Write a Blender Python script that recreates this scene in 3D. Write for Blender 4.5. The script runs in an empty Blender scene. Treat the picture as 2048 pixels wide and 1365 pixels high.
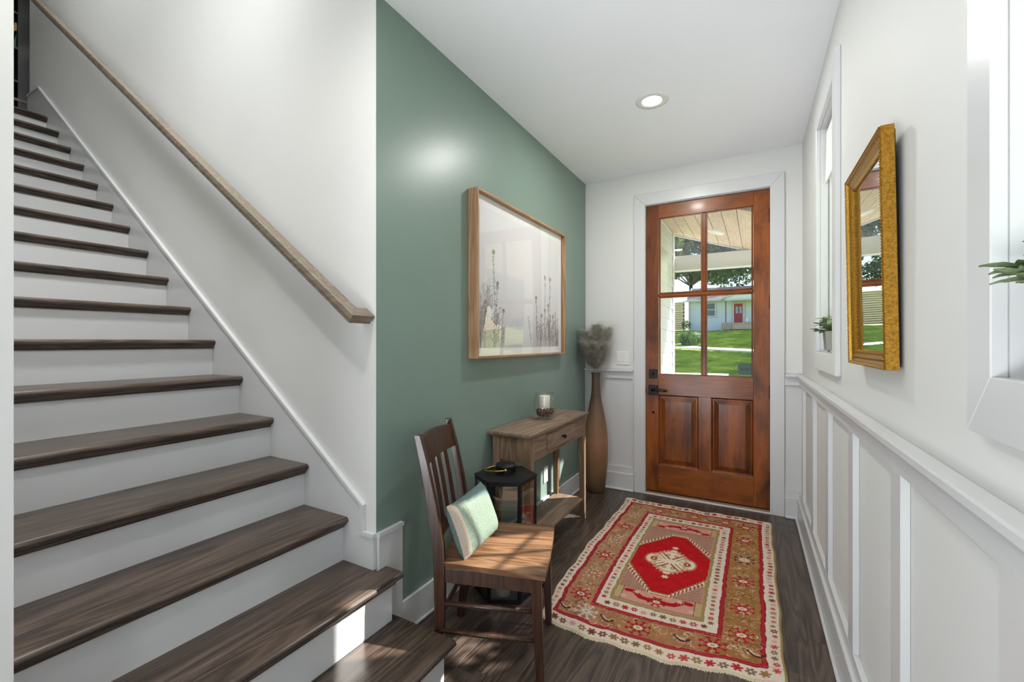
import bpy, bmesh, math, random
import numpy as np
from mathutils import Vector, Matrix
random.seed(7); rng = np.random.default_rng(7)
PI = math.pi
SC = bpy.context.scene
COL = SC.collection

# ------------------------------------------------------------------ camera, sky, sun, exposure
cam_d = bpy.data.cameras.new('camera'); cam = bpy.data.objects.new('camera', cam_d); COL.objects.link(cam)
cam.location = (0, 0, 1.296); cam.rotation_euler = (PI/2, 0, 0.514)
cam_d.sensor_width = 36; cam_d.lens = 870/2048*36; cam_d.shift_y = 2.5/2048; cam_d.clip_start = 0.02; cam_d.clip_end = 400
SC.camera = cam
SC.view_settings.view_transform = 'Standard'; SC.view_settings.look = 'None'
SC.view_settings.exposure = 0.18; SC.view_settings.gamma = 1; SC.view_settings.use_curve_mapping = False

SUN_AZ = math.radians(39.5); SUN_EL = math.radians(40.3)
wd = bpy.data.worlds.new('world'); SC.world = wd; wd.use_nodes = True
nt = wd.node_tree; nt.nodes.clear()
sky = nt.nodes.new('ShaderNodeTexSky'); sky.sky_type = 'NISHITA'; sky.sun_disc = False
sky.sun_elevation = SUN_EL; sky.sun_rotation = PI/2 - SUN_AZ; sky.air_density = 1.0; sky.dust_density = 1.5; sky.ozone_density = 1.0
bg = nt.nodes.new('ShaderNodeBackground'); bg.inputs['Strength'].default_value = 0.30
wo = nt.nodes.new('ShaderNodeOutputWorld'); nt.links.new(sky.outputs[0], bg.inputs[0]); nt.links.new(bg.outputs[0], wo.inputs[0])
SUN_DIR = Vector((math.cos(SUN_EL)*math.cos(SUN_AZ), math.cos(SUN_EL)*math.sin(SUN_AZ), math.sin(SUN_EL)))
sl = bpy.data.lights.new('sun', 'SUN'); sl.energy = 15.0; sl.angle = math.radians(0.7); sl.color = (1.0, .965, .91)
so = bpy.data.objects.new('sun', sl); COL.objects.link(so); so.rotation_euler = SUN_DIR.to_track_quat('Z', 'Y').to_euler(); so.location = (6, 8, 9)

def area(name, loc, target, sx, sy, power, color=(1, 1, 1), spread=180):
    l = bpy.data.lights.new(name, 'AREA'); l.shape = 'RECTANGLE'; l.size = sx; l.size_y = sy; l.energy = power; l.color = color; l.spread = math.radians(spread)
    o = bpy.data.objects.new(name, l); COL.objects.link(o); o.location = loc
    o.rotation_euler = (Vector(loc) - Vector(target)).to_track_quat('Z', 'Y').to_euler(); return o
# added unseen fill lamps, behind the camera and above the stairs
area('rear_fill', (-3.5, -4.0, 1.5), (-1.0, 1.0, 1.9), 2.4, 2.2, 38, (.90, .95, 1.0))  # added fill from behind the camera, cool like daylight
area('upward_fill', (-1.35, -1.6, .25), (-.75, 2.0, 2.75), 1.8, 1.0, 46, (.92, .96, 1.0), 100)  # added low lamp aimed up to brighten the hall ceiling
area('overhead_fill', (-2.7, -1.0, 2.70), (-2.0, -.6, 0), 1.4, 1.4, 24, (.95, .975, 1.0), 130)  # added overhead fill, kept clear of the door glass reflection
area('right_side_fill', (.13, -1.3, 1.75), (-1.9, 1.3, .9), .22, 1.5, 7, (.92, .96, 1.0))  # added narrow fill aimed at the lower stair wall
area('upper_hall_fill', (-3.3, .72, 5.5), (-2.8, .90, 1.5), 3.8, .8, 150, (.95, .975, 1.0))  # added broad fill over the stairs to brighten wall and treads
area('stairwell_fill', (-1.75, .42, 4.0), (-3.3, .50, 1.2), .6, .25, 17, (.97, .985, 1.0), 95)  # added fill hung out of view to lift the risers

# ------------------------------------------------------------------ helpers
RW_A, RW_C = .0125, (.285, 3.82)
def RW(p):      # the right wall stands 0.7 degrees off square
    c, s = math.cos(RW_A), math.sin(RW_A); dx, dy = p[0]-RW_C[0], p[1]-RW_C[1]
    return (RW_C[0]+c*dx-s*dy, RW_C[1]+s*dx+c*dy, p[2])

def tag(o, label=None, cat=None, group=None, kind=None):
    if label: o['label'] = label
    if cat: o['category'] = cat
    if group: o['group'] = group
    if kind: o['kind'] = kind
    return o
def empty(name, loc, rz=0, label=None, cat=None, group=None, kind=None):
    o = bpy.data.objects.new(name, None); COL.objects.link(o); o.location = loc; o.rotation_euler = (0, 0, rz)
    o.empty_display_size = .1
    return tag(o, label, cat, group, kind)
def wmat(o):
    m = Matrix.LocRotScale(o.location, o.rotation_euler, o.scale)
    return (wmat(o.parent) @ m) if o.parent else m

class MB:
    def __init__(s): s.v = []; s.f = []; s.sm = []; s.mi = []
    def add(s, vs, fs, smooth=False, mi=0):
        b = len(s.v); s.v += [tuple(v) for v in vs]
        for f in fs: s.f.append(tuple(b+i for i in f)); s.sm.append(smooth); s.mi.append(mi)
        return s
    def hexa(s, p, mi=0):   # p: 4 bottom then 4 top, counter-clockwise
        return s.add(p, [(3,2,1,0),(4,5,6,7),(0,1,5,4),(1,2,6,5),(2,3,7,6),(3,0,4,7)], mi=mi)
    def box(s, x0, x1, y0, y1, z0, z1, mi=0):
        x0, x1 = sorted((x0, x1)); y0, y1 = sorted((y0, y1)); z0, z1 = sorted((z0, z1))
        return s.hexa([(x0,y0,z0),(x1,y0,z0),(x1,y1,z0),(x0,y1,z0),(x0,y0,z1),(x1,y0,z1),(x1,y1,z1),(x0,y1,z1)], mi)
    def prism(s, poly, f0, f1, smooth=False, mi=0):   # poly 2D; f0,f1 map (a,b)->3D
        n = len(poly); vs = [f0(a, b) for a, b in poly]+[f1(a, b) for a, b in poly]
        s.add(vs, [tuple(range(n-1, -1, -1)), tuple(range(n, 2*n))], False, mi)
        b = len(s.v)-2*n
        for i in range(n):
            j = (i+1) % n; s.f.append((b+i, b+j, b+n+j, b+n+i)); s.sm.append(smooth); s.mi.append(mi)
        return s
    def lathe(s, prof, c, n=32, smooth=True, mi=0, cap=True):
        vs = []; fs = []
        for r, z in prof:
            for k in range(n):
                a = 2*PI*k/n; vs.append((c[0]+r*math.cos(a), c[1]+r*math.sin(a), c[2]+z))
        m = len(prof)
        for i in range(m-1):
            for k in range(n):
                k2 = (k+1) % n; fs.append((i*n+k, i*n+k2, (i+1)*n+k2, (i+1)*n+k))
        s.add(vs, fs, smooth, mi)
        b = len(s.v)-len(vs)
        if cap:
            if prof[0][0] > 1e-4: s.f.append(tuple(b+k for k in range(n-1, -1, -1))); s.sm.append(False); s.mi.append(mi)
            if prof[-1][0] > 1e-4: s.f.append(tuple(b+(m-1)*n+k for k in range(n))); s.sm.append(False); s.mi.append(mi)
        return s
    def tube(s, pts, r, n=8, mi=0, closed=False, cap=True):
        P = [Vector(p) for p in pts]; m = len(P); vs = []; up = Vector((0, 0, 1))
        rr = r if hasattr(r, '__len__') else [r]*m
        for i, p in enumerate(P):
            a = P[(i-1) % m] if (closed or i > 0) else p; b = P[(i+1) % m] if (closed or i < m-1) else p
            t = (b-a).normalized(); u = t.cross(up)
            if u.length < 1e-3: u = t.cross(Vector((1, 0, 0)))
            u.normalize(); w = u.cross(t)
            for k in range(n):
                an = 2*PI*k/n; vs.append(p+u*(math.cos(an)*rr[i])+w*(math.sin(an)*rr[i]))
        fs = []
        for i in range(m if closed else m-1):
            i2 = (i+1) % m
            for k in range(n):
                k2 = (k+1) % n; fs.append((i*n+k, i*n+k2, i2*n+k2, i2*n+k))
        if not closed and cap: fs += [tuple(range(n-1, -1, -1)), tuple((m-1)*n+k for k in range(n))]
        return s.add(vs, fs, True, mi)
    def build(s, name, mat, parent=None, bevel=0, local=False, xf=None, seg=1, fix=True):
        vs = s.v
        if xf: vs = [xf(v) for v in vs]
        if parent is not None and not local:
            M = wmat(parent).inverted(); vs = [tuple(M @ Vector(v)) for v in vs]
        me = bpy.data.meshes.new(name); me.from_pydata([tuple(v) for v in vs], [], s.f)
        me.polygons.foreach_set('use_smooth', s.sm)
        mats = mat if isinstance(mat, (list, tuple)) else [mat]
        for m in mats: me.materials.append(m)
        if len(mats) > 1: me.polygons.foreach_set('material_index', s.mi)
        if bevel or fix:
            bm = bmesh.new(); bm.from_mesh(me)
            if fix: bmesh.ops.recalc_face_normals(bm, faces=bm.faces)
            if bevel:
                es = [e for e in bm.edges if len(e.link_faces) == 2 and e.calc_face_angle(0) > .6]
                bmesh.ops.bevel(bm, geom=es, offset=bevel, segments=seg, affect='EDGES', profile=.6, clamp_overlap=True)
            bm.to_mesh(me); bm.free()
        o = bpy.data.objects.new(name, me); COL.objects.link(o)
        if parent is not None: o.parent = parent
        return o
def boxo(name, b, mat, parent=None, bevel=0, xf=None):
    return MB().box(*b).build(name, mat, parent, bevel, xf=xf)

# ------------------------------------------------------------------ materials
def newmat(name):
    m = bpy.data.materials.new(name); m.use_nodes = True; n = m.node_tree; n.nodes.clear()
    out = n.nodes.new('ShaderNodeOutputMaterial'); b = n.nodes.new('ShaderNodeBsdfPrincipled'); n.links.new(b.outputs[0], out.inputs[0])
    return m, n, b, out
def lin(c):
    return tuple(((x/255)/12.92 if x/255 <= .04045 else ((x/255+.055)/1.055)**2.4) for x in c)
def rgba(c): return tuple(lin(c))+(1,)
def noise(n, co, scale, detail=3, rough=.5, dist=0):
    t = n.nodes.new('ShaderNodeTexNoise'); t.inputs['Scale'].default_value = scale; t.inputs['Detail'].default_value = detail
    t.inputs['Roughness'].default_value = rough; t.inputs['Distortion'].default_value = dist
    if co: n.links.new(co, t.inputs['Vector'])
    return t
def ramp(n, fac, stops):
    r = n.nodes.new('ShaderNodeValToRGB'); n.links.new(fac, r.inputs[0]); e = r.color_ramp.elements
    while len(e) < len(stops): e.new(.5)
    for k, (p, c) in enumerate(stops): e[k].position = p; e[k].color = c
    return r
def bump(n, b, h, strength, dist=.01):
    u = n.nodes.new('ShaderNodeBump'); u.inputs['Strength'].default_value = strength; u.inputs['Distance'].default_value = dist
    n.links.new(h, u.inputs['Height']); n.links.new(u.outputs[0], b.inputs['Normal']); return u
def paint(name, c, rough=.5, var=.03, bs=.05, bscale=60, spec=.5, vscale=3):
    m, n, b, o = newmat(name); tc = n.nodes.new('ShaderNodeTexCoord'); co = tc.outputs['Object']
    t = noise(n, co, vscale, 4); lo = tuple(x*(1-var) for x in lin(c))+(1,); hi = tuple(min(1, x*(1+var)) for x in lin(c))+(1,)
    r = ramp(n, t.outputs[0], [(.3, lo), (.7, hi)]); n.links.new(r.outputs[0], b.inputs['Base Color'])
    b.inputs['Roughness'].default_value = rough; b.inputs['Specular IOR Level'].default_value = spec
    if bs: t2 = noise(n, co, bscale, 3); bump(n, b, t2.outputs[0], bs, .002)
    return m
def wood(name, cols, axis=1, scale=1.0, rough=.4, rnd=.15, bs=.12, stretch=14, spec=.5, coat=0, rings=1.0, pores=.55, stain=0):
    m, n, b, o = newmat(name); tc = n.nodes.new('ShaderNodeTexCoord'); oi = n.nodes.new('ShaderNodeObjectInfo')
    off = n.nodes.new('ShaderNodeVectorMath'); off.operation = 'MULTIPLY_ADD'
    off.inputs[1].default_value = (7.3, 9.1, 5.7); cmb = n.nodes.new('ShaderNodeCombineXYZ')
    for k in range(3): n.links.new(oi.outputs['Random'], cmb.inputs[k])
    n.links.new(cmb.outputs[0], off.inputs[0]); n.links.new(tc.outputs['Object'], off.inputs[2])
    mp = n.nodes.new('ShaderNodeMapping'); sc = [34*scale]*3; sc[axis] = .8*scale; mp.inputs['Scale'].default_value = sc
    n.links.new(off.outputs[0], mp.inputs[0])
    mp2 = n.nodes.new('ShaderNodeMapping'); s2 = [9*scale]*3; s2[axis] = .8*scale; mp2.inputs['Scale'].default_value = s2
    n.links.new(off.outputs[0], mp2.inputs[0])
    big = noise(n, mp2.outputs[0], 1.0*rings, 2, .5, .6)                    # cathedral figure: bands of a soft noise
    mul = n.nodes.new('ShaderNodeMath'); mul.operation = 'MULTIPLY'; mul.inputs[1].default_value = 20*rings; n.links.new(big.outputs[0], mul.inputs[0])
    fr = n.nodes.new('ShaderNodeMath'); fr.operation = 'PINGPONG'; fr.inputs[1].default_value = 1.0; n.links.new(mul.outputs[0], fr.inputs[0])
    fine = noise(n, mp.outputs[0], 8, 6, .7)
    mp3 = n.nodes.new('ShaderNodeMapping'); s3 = [230*scale]*3; s3[axis] = 7*scale; mp3.inputs['Scale'].default_value = s3; n.links.new(off.outputs[0], mp3.inputs[0])
    pore = noise(n, mp3.outputs[0], 1, 2, .5)
    a1 = n.nodes.new('ShaderNodeMath'); a1.operation = 'MULTIPLY_ADD'; a1.inputs[1].default_value = .34; n.links.new(fr.outputs[0], a1.inputs[0]); 
    a2 = n.nodes.new('ShaderNodeMath'); a2.operation = 'MULTIPLY'; a2.inputs[1].default_value = .72; n.links.new(fine.outputs[0], a2.inputs[0]); n.links.new(a2.outputs[0], a1.inputs[2])
    a3 = n.nodes.new('ShaderNodeMath'); a3.operation = 'MULTIPLY_ADD'; a3.inputs[1].default_value = pores; a3.inputs[2].default_value = -.5*pores; n.links.new(pore.outputs[0], a3.inputs[0])
    a4 = n.nodes.new('ShaderNodeMath'); a4.operation = 'ADD'; n.links.new(a1.outputs[0], a4.inputs[0]); n.links.new(a3.outputs[0], a4.inputs[1])
    st = [(k/(len(cols)-1)*.75+.12, rgba(c)) for k, c in enumerate(cols)]
    r = ramp(n, a4.outputs[0], st)
    hsv = n.nodes.new('ShaderNodeHueSaturation'); n.links.new(r.outputs[0], hsv.inputs['Color'])
    vv = n.nodes.new('ShaderNodeMath'); vv.operation = 'MULTIPLY_ADD'; vv.inputs[1].default_value = rnd*2; vv.inputs[2].default_value = 1-rnd; n.links.new(oi.outputs['Random'], vv.inputs[0])
    n.links.new(vv.outputs[0], hsv.inputs['Value']); n.links.new(hsv.outputs[0], b.inputs['Base Color'])
    if stain:     # uneven dark varnish patches
        mp4 = n.nodes.new('ShaderNodeMapping'); s4 = [5.5]*3; s4[axis] = 2.2; mp4.inputs['Scale'].default_value = s4; n.links.new(tc.outputs['Object'], mp4.inputs[0])
        st_ = noise(n, mp4.outputs[0], 1.3, 4, .6, .4); rs_ = ramp(n, st_.outputs[0], [(.42, (1, 1, 1, 1)), (.70, (1-stain,)*3+(1,))])
        mm = n.nodes.new('ShaderNodeMix'); mm.data_type = 'RGBA'; mm.blend_type = 'MULTIPLY'; mm.inputs[0].default_value = 1
        n.links.new(hsv.outputs[0], mm.inputs[6]); n.links.new(rs_.outputs[0], mm.inputs[7]); n.links.new(mm.outputs[2], b.inputs['Base Color'])
    b.inputs['Roughness'].default_value = rough; b.inputs['Specular IOR Level'].default_value = spec
    if coat: b.inputs['Coat Weight'].default_value = coat; b.inputs['Coat Roughness'].default_value = .12
    bump(n, b, a4.outputs[0], bs, .002)
    return m
def plain(name, c, rough=.5, metal=0, spec=.5, emit=None, es=0):
    m, n, b, o = newmat(name); b.inputs['Base Color'].default_value = rgba(c); b.inputs['Roughness'].default_value = rough
    b.inputs['Metallic'].default_value = metal; b.inputs['Specular IOR Level'].default_value = spec
    if emit: b.inputs['Emission Color'].default_value = rgba(emit); b.inputs['Emission Strength'].default_value = es
    return m
def pane_mat(name, ior=1.5, tint=(1, 1, 1), gain=1.0, rough=0.0):   # thin window glass: clear, with a Fresnel reflection
    m = bpy.data.materials.new(name); m.use_nodes = True; n = m.node_tree; n.nodes.clear()
    out = n.nodes.new('ShaderNodeOutputMaterial'); mx = n.nodes.new('ShaderNodeMixShader'); tr = n.nodes.new('ShaderNodeBsdfTransparent')
    gl = n.nodes.new('ShaderNodeBsdfGlossy'); gl.inputs['Roughness'].default_value = rough; tr.inputs[0].default_value = tuple(tint)+(1,)
    fz = n.nodes.new('ShaderNodeFresnel'); fz.inputs['IOR'].default_value = ior
    g = n.nodes.new('ShaderNodeNewGeometry'); mi = n.nodes.new('ShaderNodeMix'); mi.data_type = 'FLOAT'
    k = n.nodes.new('ShaderNodeMath'); k.operation = 'MULTIPLY'; k.inputs[1].default_value = gain; k.use_clamp = True
    # back faces would use the inverse ior (total reflection); use the same curve on both sides
    dt = n.nodes.new('ShaderNodeVectorMath'); dt.operation = 'DOT_PRODUCT'; n.links.new(g.outputs['Normal'], dt.inputs[0]); n.links.new(g.outputs['Incoming'], dt.inputs[1])
    ab = n.nodes.new('ShaderNodeMath'); ab.operation = 'ABSOLUTE'; n.links.new(dt.outputs['Value'], ab.inputs[0])
    om = n.nodes.new('ShaderNodeMath'); om.operation = 'SUBTRACT'; om.inputs[0].default_value = 1; n.links.new(ab.outputs[0], om.inputs[1])
    pw = n.nodes.new('ShaderNodeMath'); pw.operation = 'POWER'; pw.inputs[1].default_value = 5; n.links.new(om.outputs[0], pw.inputs[0])
    f0 = ((ior-1)/(ior+1))**2*2
    ma = n.nodes.new('ShaderNodeMath'); ma.operation = 'MULTIPLY_ADD'; ma.inputs[1].default_value = 1-f0; ma.inputs[2].default_value = f0; n.links.new(pw.outputs[0], ma.inputs[0])
    n.links.new(ma.outputs[0], k.inputs[0]); n.links.new(k.outputs[0], mx.inputs[0]); n.links.new(tr.outputs[0], mx.inputs[1]); n.links.new(gl.outputs[0], mx.inputs[2])
    n.links.new(mx.outputs[0], out.inputs[0]); n.nodes.remove(fz); n.nodes.remove(mi)
    return m
def attr_mat(name, rough=.9, noise_amt=.18, nscale=350, bs=.4, spec=.2, stretch=None):
    m, n, b, o = newmat(name); a = n.nodes.new('ShaderNodeVertexColor'); a.layer_name = 'col'
    tc = n.nodes.new('ShaderNodeTexCoord'); t = noise(n, tc.outputs['Object'], nscale, 2)
    hsv = n.nodes.new('ShaderNodeHueSaturation'); n.links.new(a.outputs[0], hsv.inputs['Color'])
    k = n.nodes.new('ShaderNodeMath'); k.operation = 'MULTIPLY_ADD'; k.inputs[1].default_value = noise_amt*2; k.inputs[2].default_value = 1-noise_amt
    n.links.new(t.outputs[0], k.inputs[0]); n.links.new(k.outputs[0], hsv.inputs['Value']); n.links.new(hsv.outputs[0], b.inputs['Base Color'])
    b.inputs['Roughness'].default_value = rough; b.inputs['Specular IOR Level'].default_value = spec
    if bs: bump(n, b, t.outputs[0], bs, .003)
    return m

M = {}
M['wall'] = paint('white_wall_paint', (217, 217, 214), .6, .012, .06)
M['ceil'] = paint('ceiling_paint', (243, 245, 248), .8, .01, .05)
M['trim'] = paint('white_trim_paint', (208, 209, 209), .3, .012, .04, 30)
M['green'] = paint('green_wall_paint', (122, 142, 132), .36, .03, .10, 55, .5)
M['floor'] = wood('dark_oak_floor', [(30, 23, 20), (58, 47, 41), (84, 71, 62), (106, 92, 82)], 1, 1.0, .34, .14, .14)
M['tread'] = wood('dark_oak_tread', [(28, 21, 17), (56, 45, 38), (82, 68, 58), (106, 90, 78)], 1, 1.0, .30, .07, .12)
M['rail'] = wood('grey_oak_handrail', [(84, 73, 60), (124, 111, 95), (150, 137, 120)], 0, 1.0, .42, .02, .12)
M['door'] = wood('mahogany_door', [(48, 19, 4), (106, 51, 12), (140, 73, 20), (160, 90, 30)], 2, .6, .33, .10, .05, spec=.35, coat=.08, rings=.5, pores=.3, stain=.7)
M['door_h'] = wood('mahogany_door_rail', [(48, 19, 4), (106, 51, 12), (140, 73, 20), (160, 90, 30)], 0, .6, .33, .10, .05, spec=.35, coat=.08, rings=.5, pores=.3, stain=.5)
M['chair'] = wood('walnut_stained_chair', [(26, 14, 8), (56, 32, 19), (82, 51, 31)], 2, 1.0, .36, .10, .06, coat=.15, pores=.3)
M['seat'] = wood('worn_brown_seat', [(54, 33, 20), (104, 74, 50), (148, 114, 84)], 0, .8, .42, .03, .06, pores=.3)
M['table'] = wood('weathered_console_wood', [(84, 66, 52), (126, 105, 86), (158, 138, 118)], 1, 1.0, .6, .06, .15, rings=.8, pores=.35)
M['table_v'] = wood('weathered_console_legs', [(80, 58, 42), (122, 97, 74), (152, 127, 102)], 2, 1.0, .6, .06, .15, rings=.8, pores=.35)
M['frame'] = wood('picture_frame_oak', [(116, 82, 54), (156, 118, 84), (186, 150, 114)], 2, 1.0, .5, .05, .08)
M['black'] = plain('black_metal', (24, 25, 30), .45, .4)
M['bronze'] = plain('dark_bronze_hardware', (30, 25, 23), .4, .5)
M['brass'] = plain('brass', (196, 160, 84), .28, 1)
M['glass'] = pane_mat('window_glass', 1.5)
M['picglass'] = pane_mat('picture_glass', 1.5, gain=1.3)
M['jar'] = pane_mat('clear_jar_glass', 1.5, (.975, .985, .985), 1.0, .01)
M['lant'] = pane_mat('lantern_glass', 1.5, (.9, .9, .88), 1.2, .01)
M['candle'] = paint('candle_wax', (232, 226, 206), .5, .02, 0)
M['bulb'] = plain('downlight_lens', (255, 255, 255), .5, emit=(255, 250, 240), es=5)
M['plastic'] = plain('white_plastic', (226, 225, 221), .35)
M['mirror'] = plain('mirror_silver', (225, 228, 228), .01, 1)

def gold_mat():
    m, n, b, o = newmat('antique_gold_leaf'); tc = n.nodes.new('ShaderNodeTexCoord')
    t = noise(n, tc.outputs['Object'], 200, 5, .7); r = ramp(n, t.outputs[0], [(.3, rgba((116, 78, 22))), (.5, rgba((166, 120, 38))), (.7, rgba((192, 148, 60)))])
    n.links.new(r.outputs[0], b.inputs['Base Color']); b.inputs['Metallic'].default_value = .75; b.inputs['Roughness'].default_value = .32
    bump(n, b, t.outputs[0], .25, .002); return m
M['gold'] = gold_mat()
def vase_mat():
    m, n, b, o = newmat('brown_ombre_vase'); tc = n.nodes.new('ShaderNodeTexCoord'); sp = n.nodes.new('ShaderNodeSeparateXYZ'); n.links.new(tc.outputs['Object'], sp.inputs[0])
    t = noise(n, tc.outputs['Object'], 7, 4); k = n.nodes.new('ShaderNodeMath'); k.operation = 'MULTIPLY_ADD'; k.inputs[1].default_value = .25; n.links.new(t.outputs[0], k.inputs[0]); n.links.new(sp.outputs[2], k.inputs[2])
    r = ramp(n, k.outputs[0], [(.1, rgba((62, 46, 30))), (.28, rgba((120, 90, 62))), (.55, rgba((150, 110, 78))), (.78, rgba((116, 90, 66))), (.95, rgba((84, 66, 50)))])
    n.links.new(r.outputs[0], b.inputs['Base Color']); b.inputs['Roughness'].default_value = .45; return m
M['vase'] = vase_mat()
def leafy(name, c1, c2, c3, scale=1.5, rough=.5, trans=.25):
    m, n, b, o = newmat(name); tc = n.nodes.new('ShaderNodeTexCoord'); t = noise(n, tc.outputs['Object'], scale, 4, .7)
    r = ramp(n, t.outputs[0], [(.32, rgba(c1)), (.5, rgba(c2)), (.68, rgba(c3))]); n.links.new(r.outputs[0], b.inputs['Base Color'])
    b.inputs['Roughness'].default_value = rough; b.inputs['Specular IOR Level'].default_value = .3
    if trans:
        tl = n.nodes.new('ShaderNodeBsdfTranslucent'); n.links.new(r.outputs[0], tl.inputs[0]); mx = n.nodes.new('ShaderNodeMixShader'); mx.inputs[0].default_value = trans
        n.links.new(b.outputs[0], mx.inputs[1]); n.links.new(tl.outputs[0], mx.inputs[2]); n.links.new(mx.outputs[0], o.inputs[0])
    return m
M['leaf'] = leafy('sage_leaf', (84, 104, 62), (118, 136, 96), (164, 174, 136), 40, .5, .15)
M['treeleaf'] = leafy('tree_leaf', (34, 56, 30), (66, 96, 48), (140, 168, 76), .5)
M['grass'] = leafy('lawn_grass', (98, 126, 44), (138, 162, 58), (176, 188, 88), .9, .9, 0)
M['shrub'] = leafy('shrub_leaf', (50, 84, 44), (90, 128, 70), (150, 176, 116), 4)
M['bark'] = paint('bark', (84, 72, 62), .9, .2, .5, 20)

# ------------------------------------------------------------------ room shell
XL, YD, YW, ZC = -1.38, 3.82, 1.296, 2.75
def S(o): o['kind'] = 'structure'; return o
fl = S(MB().box(-5.3, .40, -4.3, .2685, -.12, -.021).box(-1.38, .40, .2685, 3.97, -.12, -.021).box(-5.3, .36, -4.3, .75, -.021, 0).build('floor', M['floor'], fix=True))
pw = .0826; xk = XL-.0; k = 0; lengths = [.9, 1.25, 1.6, .7, 1.05, 1.45]
while xk < .31:
    y = .75 - random.random()*.0; first = True
    while y < 3.855:
        L = random.choice(lengths)*(random.uniform(.35, 1) if first else 1); first = False
        y1 = min(3.86, y+L)
        if 3.86-y1 < .25: y1 = 3.86
        MB().box(xk+.0002, min(xk+pw, .33)-.0002, y+.0002, y1-.0002, -.02, 0).build('plank', M['floor'], fl, bevel=.0004)
        y = y1
    xk += pw

def holes(mb, a0, a1, b0, b1, hs, put):   # rectangle a x b with rectangular holes, as cells
    A = sorted({a0, a1, *[h[0] for h in hs], *[h[1] for h in hs]}); B = sorted({b0, b1, *[h[2] for h in hs], *[h[3] for h in hs]})
    for i in range(len(A)-1):
        for j in range(len(B)-1):
            ca, cb = (A[i]+A[i+1])/2, (B[j]+B[j+1])/2
            if any(h[0] < ca < h[1] and h[2] < cb < h[3] for h in hs): continue
            put(mb, A[i], A[i+1], B[j], B[j+1])
DO = (-.848, .093, 0, 2.476)                      # rough door opening in the front wall
mb = MB(); holes(mb, -1.5, .60, 0, ZC, [DO], lambda m, a, b, c, d: m.box(a, b, YD, YD+.16, c, d)); wf = S(mb.build('wall_front', M['wall']))
WIN = [(2.345, 2.872, 1.244, 2.447), (.385, .912, 1.244, 2.447)]   # openings of the two side windows (wall coordinates)
mb = MB(); holes(mb, -4.3, 3.9, 0, ZC+.05, [(w[0]-.011, w[1]+.011, w[2]-.011, w[3]+.011) for w in WIN], lambda m, a, b, c, d: m.box(.285, .445, a, b, c, d)); wr = S(mb.build('wall_right', M['wall'], xf=RW))
S(MB().box(XL-.12, XL, 1.2968, YD, 0, ZC).build('wall_left', M['green']))
S(MB().box(-5.80, XL-.0008, YW, YW+.12, 0, 5.6).build('wall_stair', M['wall']))
S(MB().box(-7.4, -1.30, .148, .2685, 0, 5.6).build('wall_near', M['wall']))
S(MB().box(-1.38, -1.26, .2685, YW, ZC, 5.6).build('wall_upper', M['wall']))
cl = S(MB().box(-1.38, .42, .2685, 3.97, ZC, ZC+.08).box(-5.3, .42, -4.3, .2685, ZC, ZC+.08).build('ceiling', M['ceil']))
S(MB().box(-7.4, -1.26, -.6, 3.0, 5.6, 5.68).build('ceiling_upper', M['ceil']))
S(MB().box(-5.42, -5.3, -4.3, .2, 0, ZC).build('wall_west', M['wall']))
mb = MB(); holes(mb, -5.4, .42, 0, ZC, [(-4.8, -2.2, .4, 2.6)], lambda m, a, b, c, d: m.box(a, b, -4.42, -4.3, c, d)); S(mb.build('wall_back', M['wall']))
w3 = S(MB().box(-4.8, -4.72, -4.36, -4.28, .4, 2.6).box(-2.28, -2.2, -4.36, -4.28, .4, 2.6).box(-4.8, -2.2, -4.36, -4.28, .4, .48).box(-4.8, -2.2, -4.36, -4.28, 2.52, 2.6).box(-3.54, -3.46, -4.36, -4.28, .48, 2.52).build('added_window_3', M['trim']))  # unseen window added to go with the rear fill lamp
boxo('pane', (-4.72, -3.54, -4.33, -4.325, .48, 2.52), M['glass'], w3); boxo('pane', (-3.46, -2.28, -4.33, -4.325, .48, 2.52), M['glass'], w3)
# upper landing
S(MB().box(-7.4, -5.261-.035, -.6, 3.0, 2.95, 3.2215).build('floor_landing', M['floor']))
S(MB().box(-7.52, -7.4, -.6, 3.0, 2.95, 5.6).box(-7.4, -5.8, 2.9, 3.0, 2.95, 5.6).box(-7.4, -5.8, YW+.6, YW+.7, 2.95, 5.6).build('wall_landing', M['wall']))

# trim around the front door
t1 = S(MB().prism([(-.934, 0), (-.840, 0), (-.840, 2.470), (-.934, 2.566)], lambda a, b: (a, 3.82, b), lambda a, b: (a, 3.799, b)).build('trim_1', M['trim'], bevel=.002))
MB().prism([(.175, 0), (.081, 0), (.081, 2.470), (.175, 2.566)], lambda a, b: (a, 3.82, b), lambda a, b: (a, 3.799, b)).build('casing', M['trim'], t1, bevel=.002)
MB().prism([(-.934, 2.5665), (-.840, 2.4705), (.081, 2.4705), (.175, 2.5665)], lambda a, b: (a, 3.82, b), lambda a, b: (a, 3.799, b)).build('casing', M['trim'], t1, bevel=.002)
for b in ((-.848, -.838, 3.815, 3.98, 0, 2.476), (.083, .093, 3.815, 3.98, 0, 2.476), (-.838, .083, 3.815, 3.98, 2.466, 2.476),
          (-.838, -.822, 3.882, 3.90, .02, 2.466), (.067, .083, 3.882, 3.90, .02, 2.466), (-.838, .083, 3.882, 3.90, 2.45, 2.466)):
    boxo('jamb', b, M['trim'], t1)
M['sill'] = wood('oak_threshold', [(104, 72, 50), (140, 104, 78), (166, 130, 102)], 0, 1, .5)
th = boxo('threshold', (-.84, .085, 3.812, 3.98, 0, .018), M['sill'], None, .003); S(th)
boxo('threshold_strip', (-.846, .09, 3.797, 3.812, 0, .012), M['trim'], th, .002)

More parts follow.
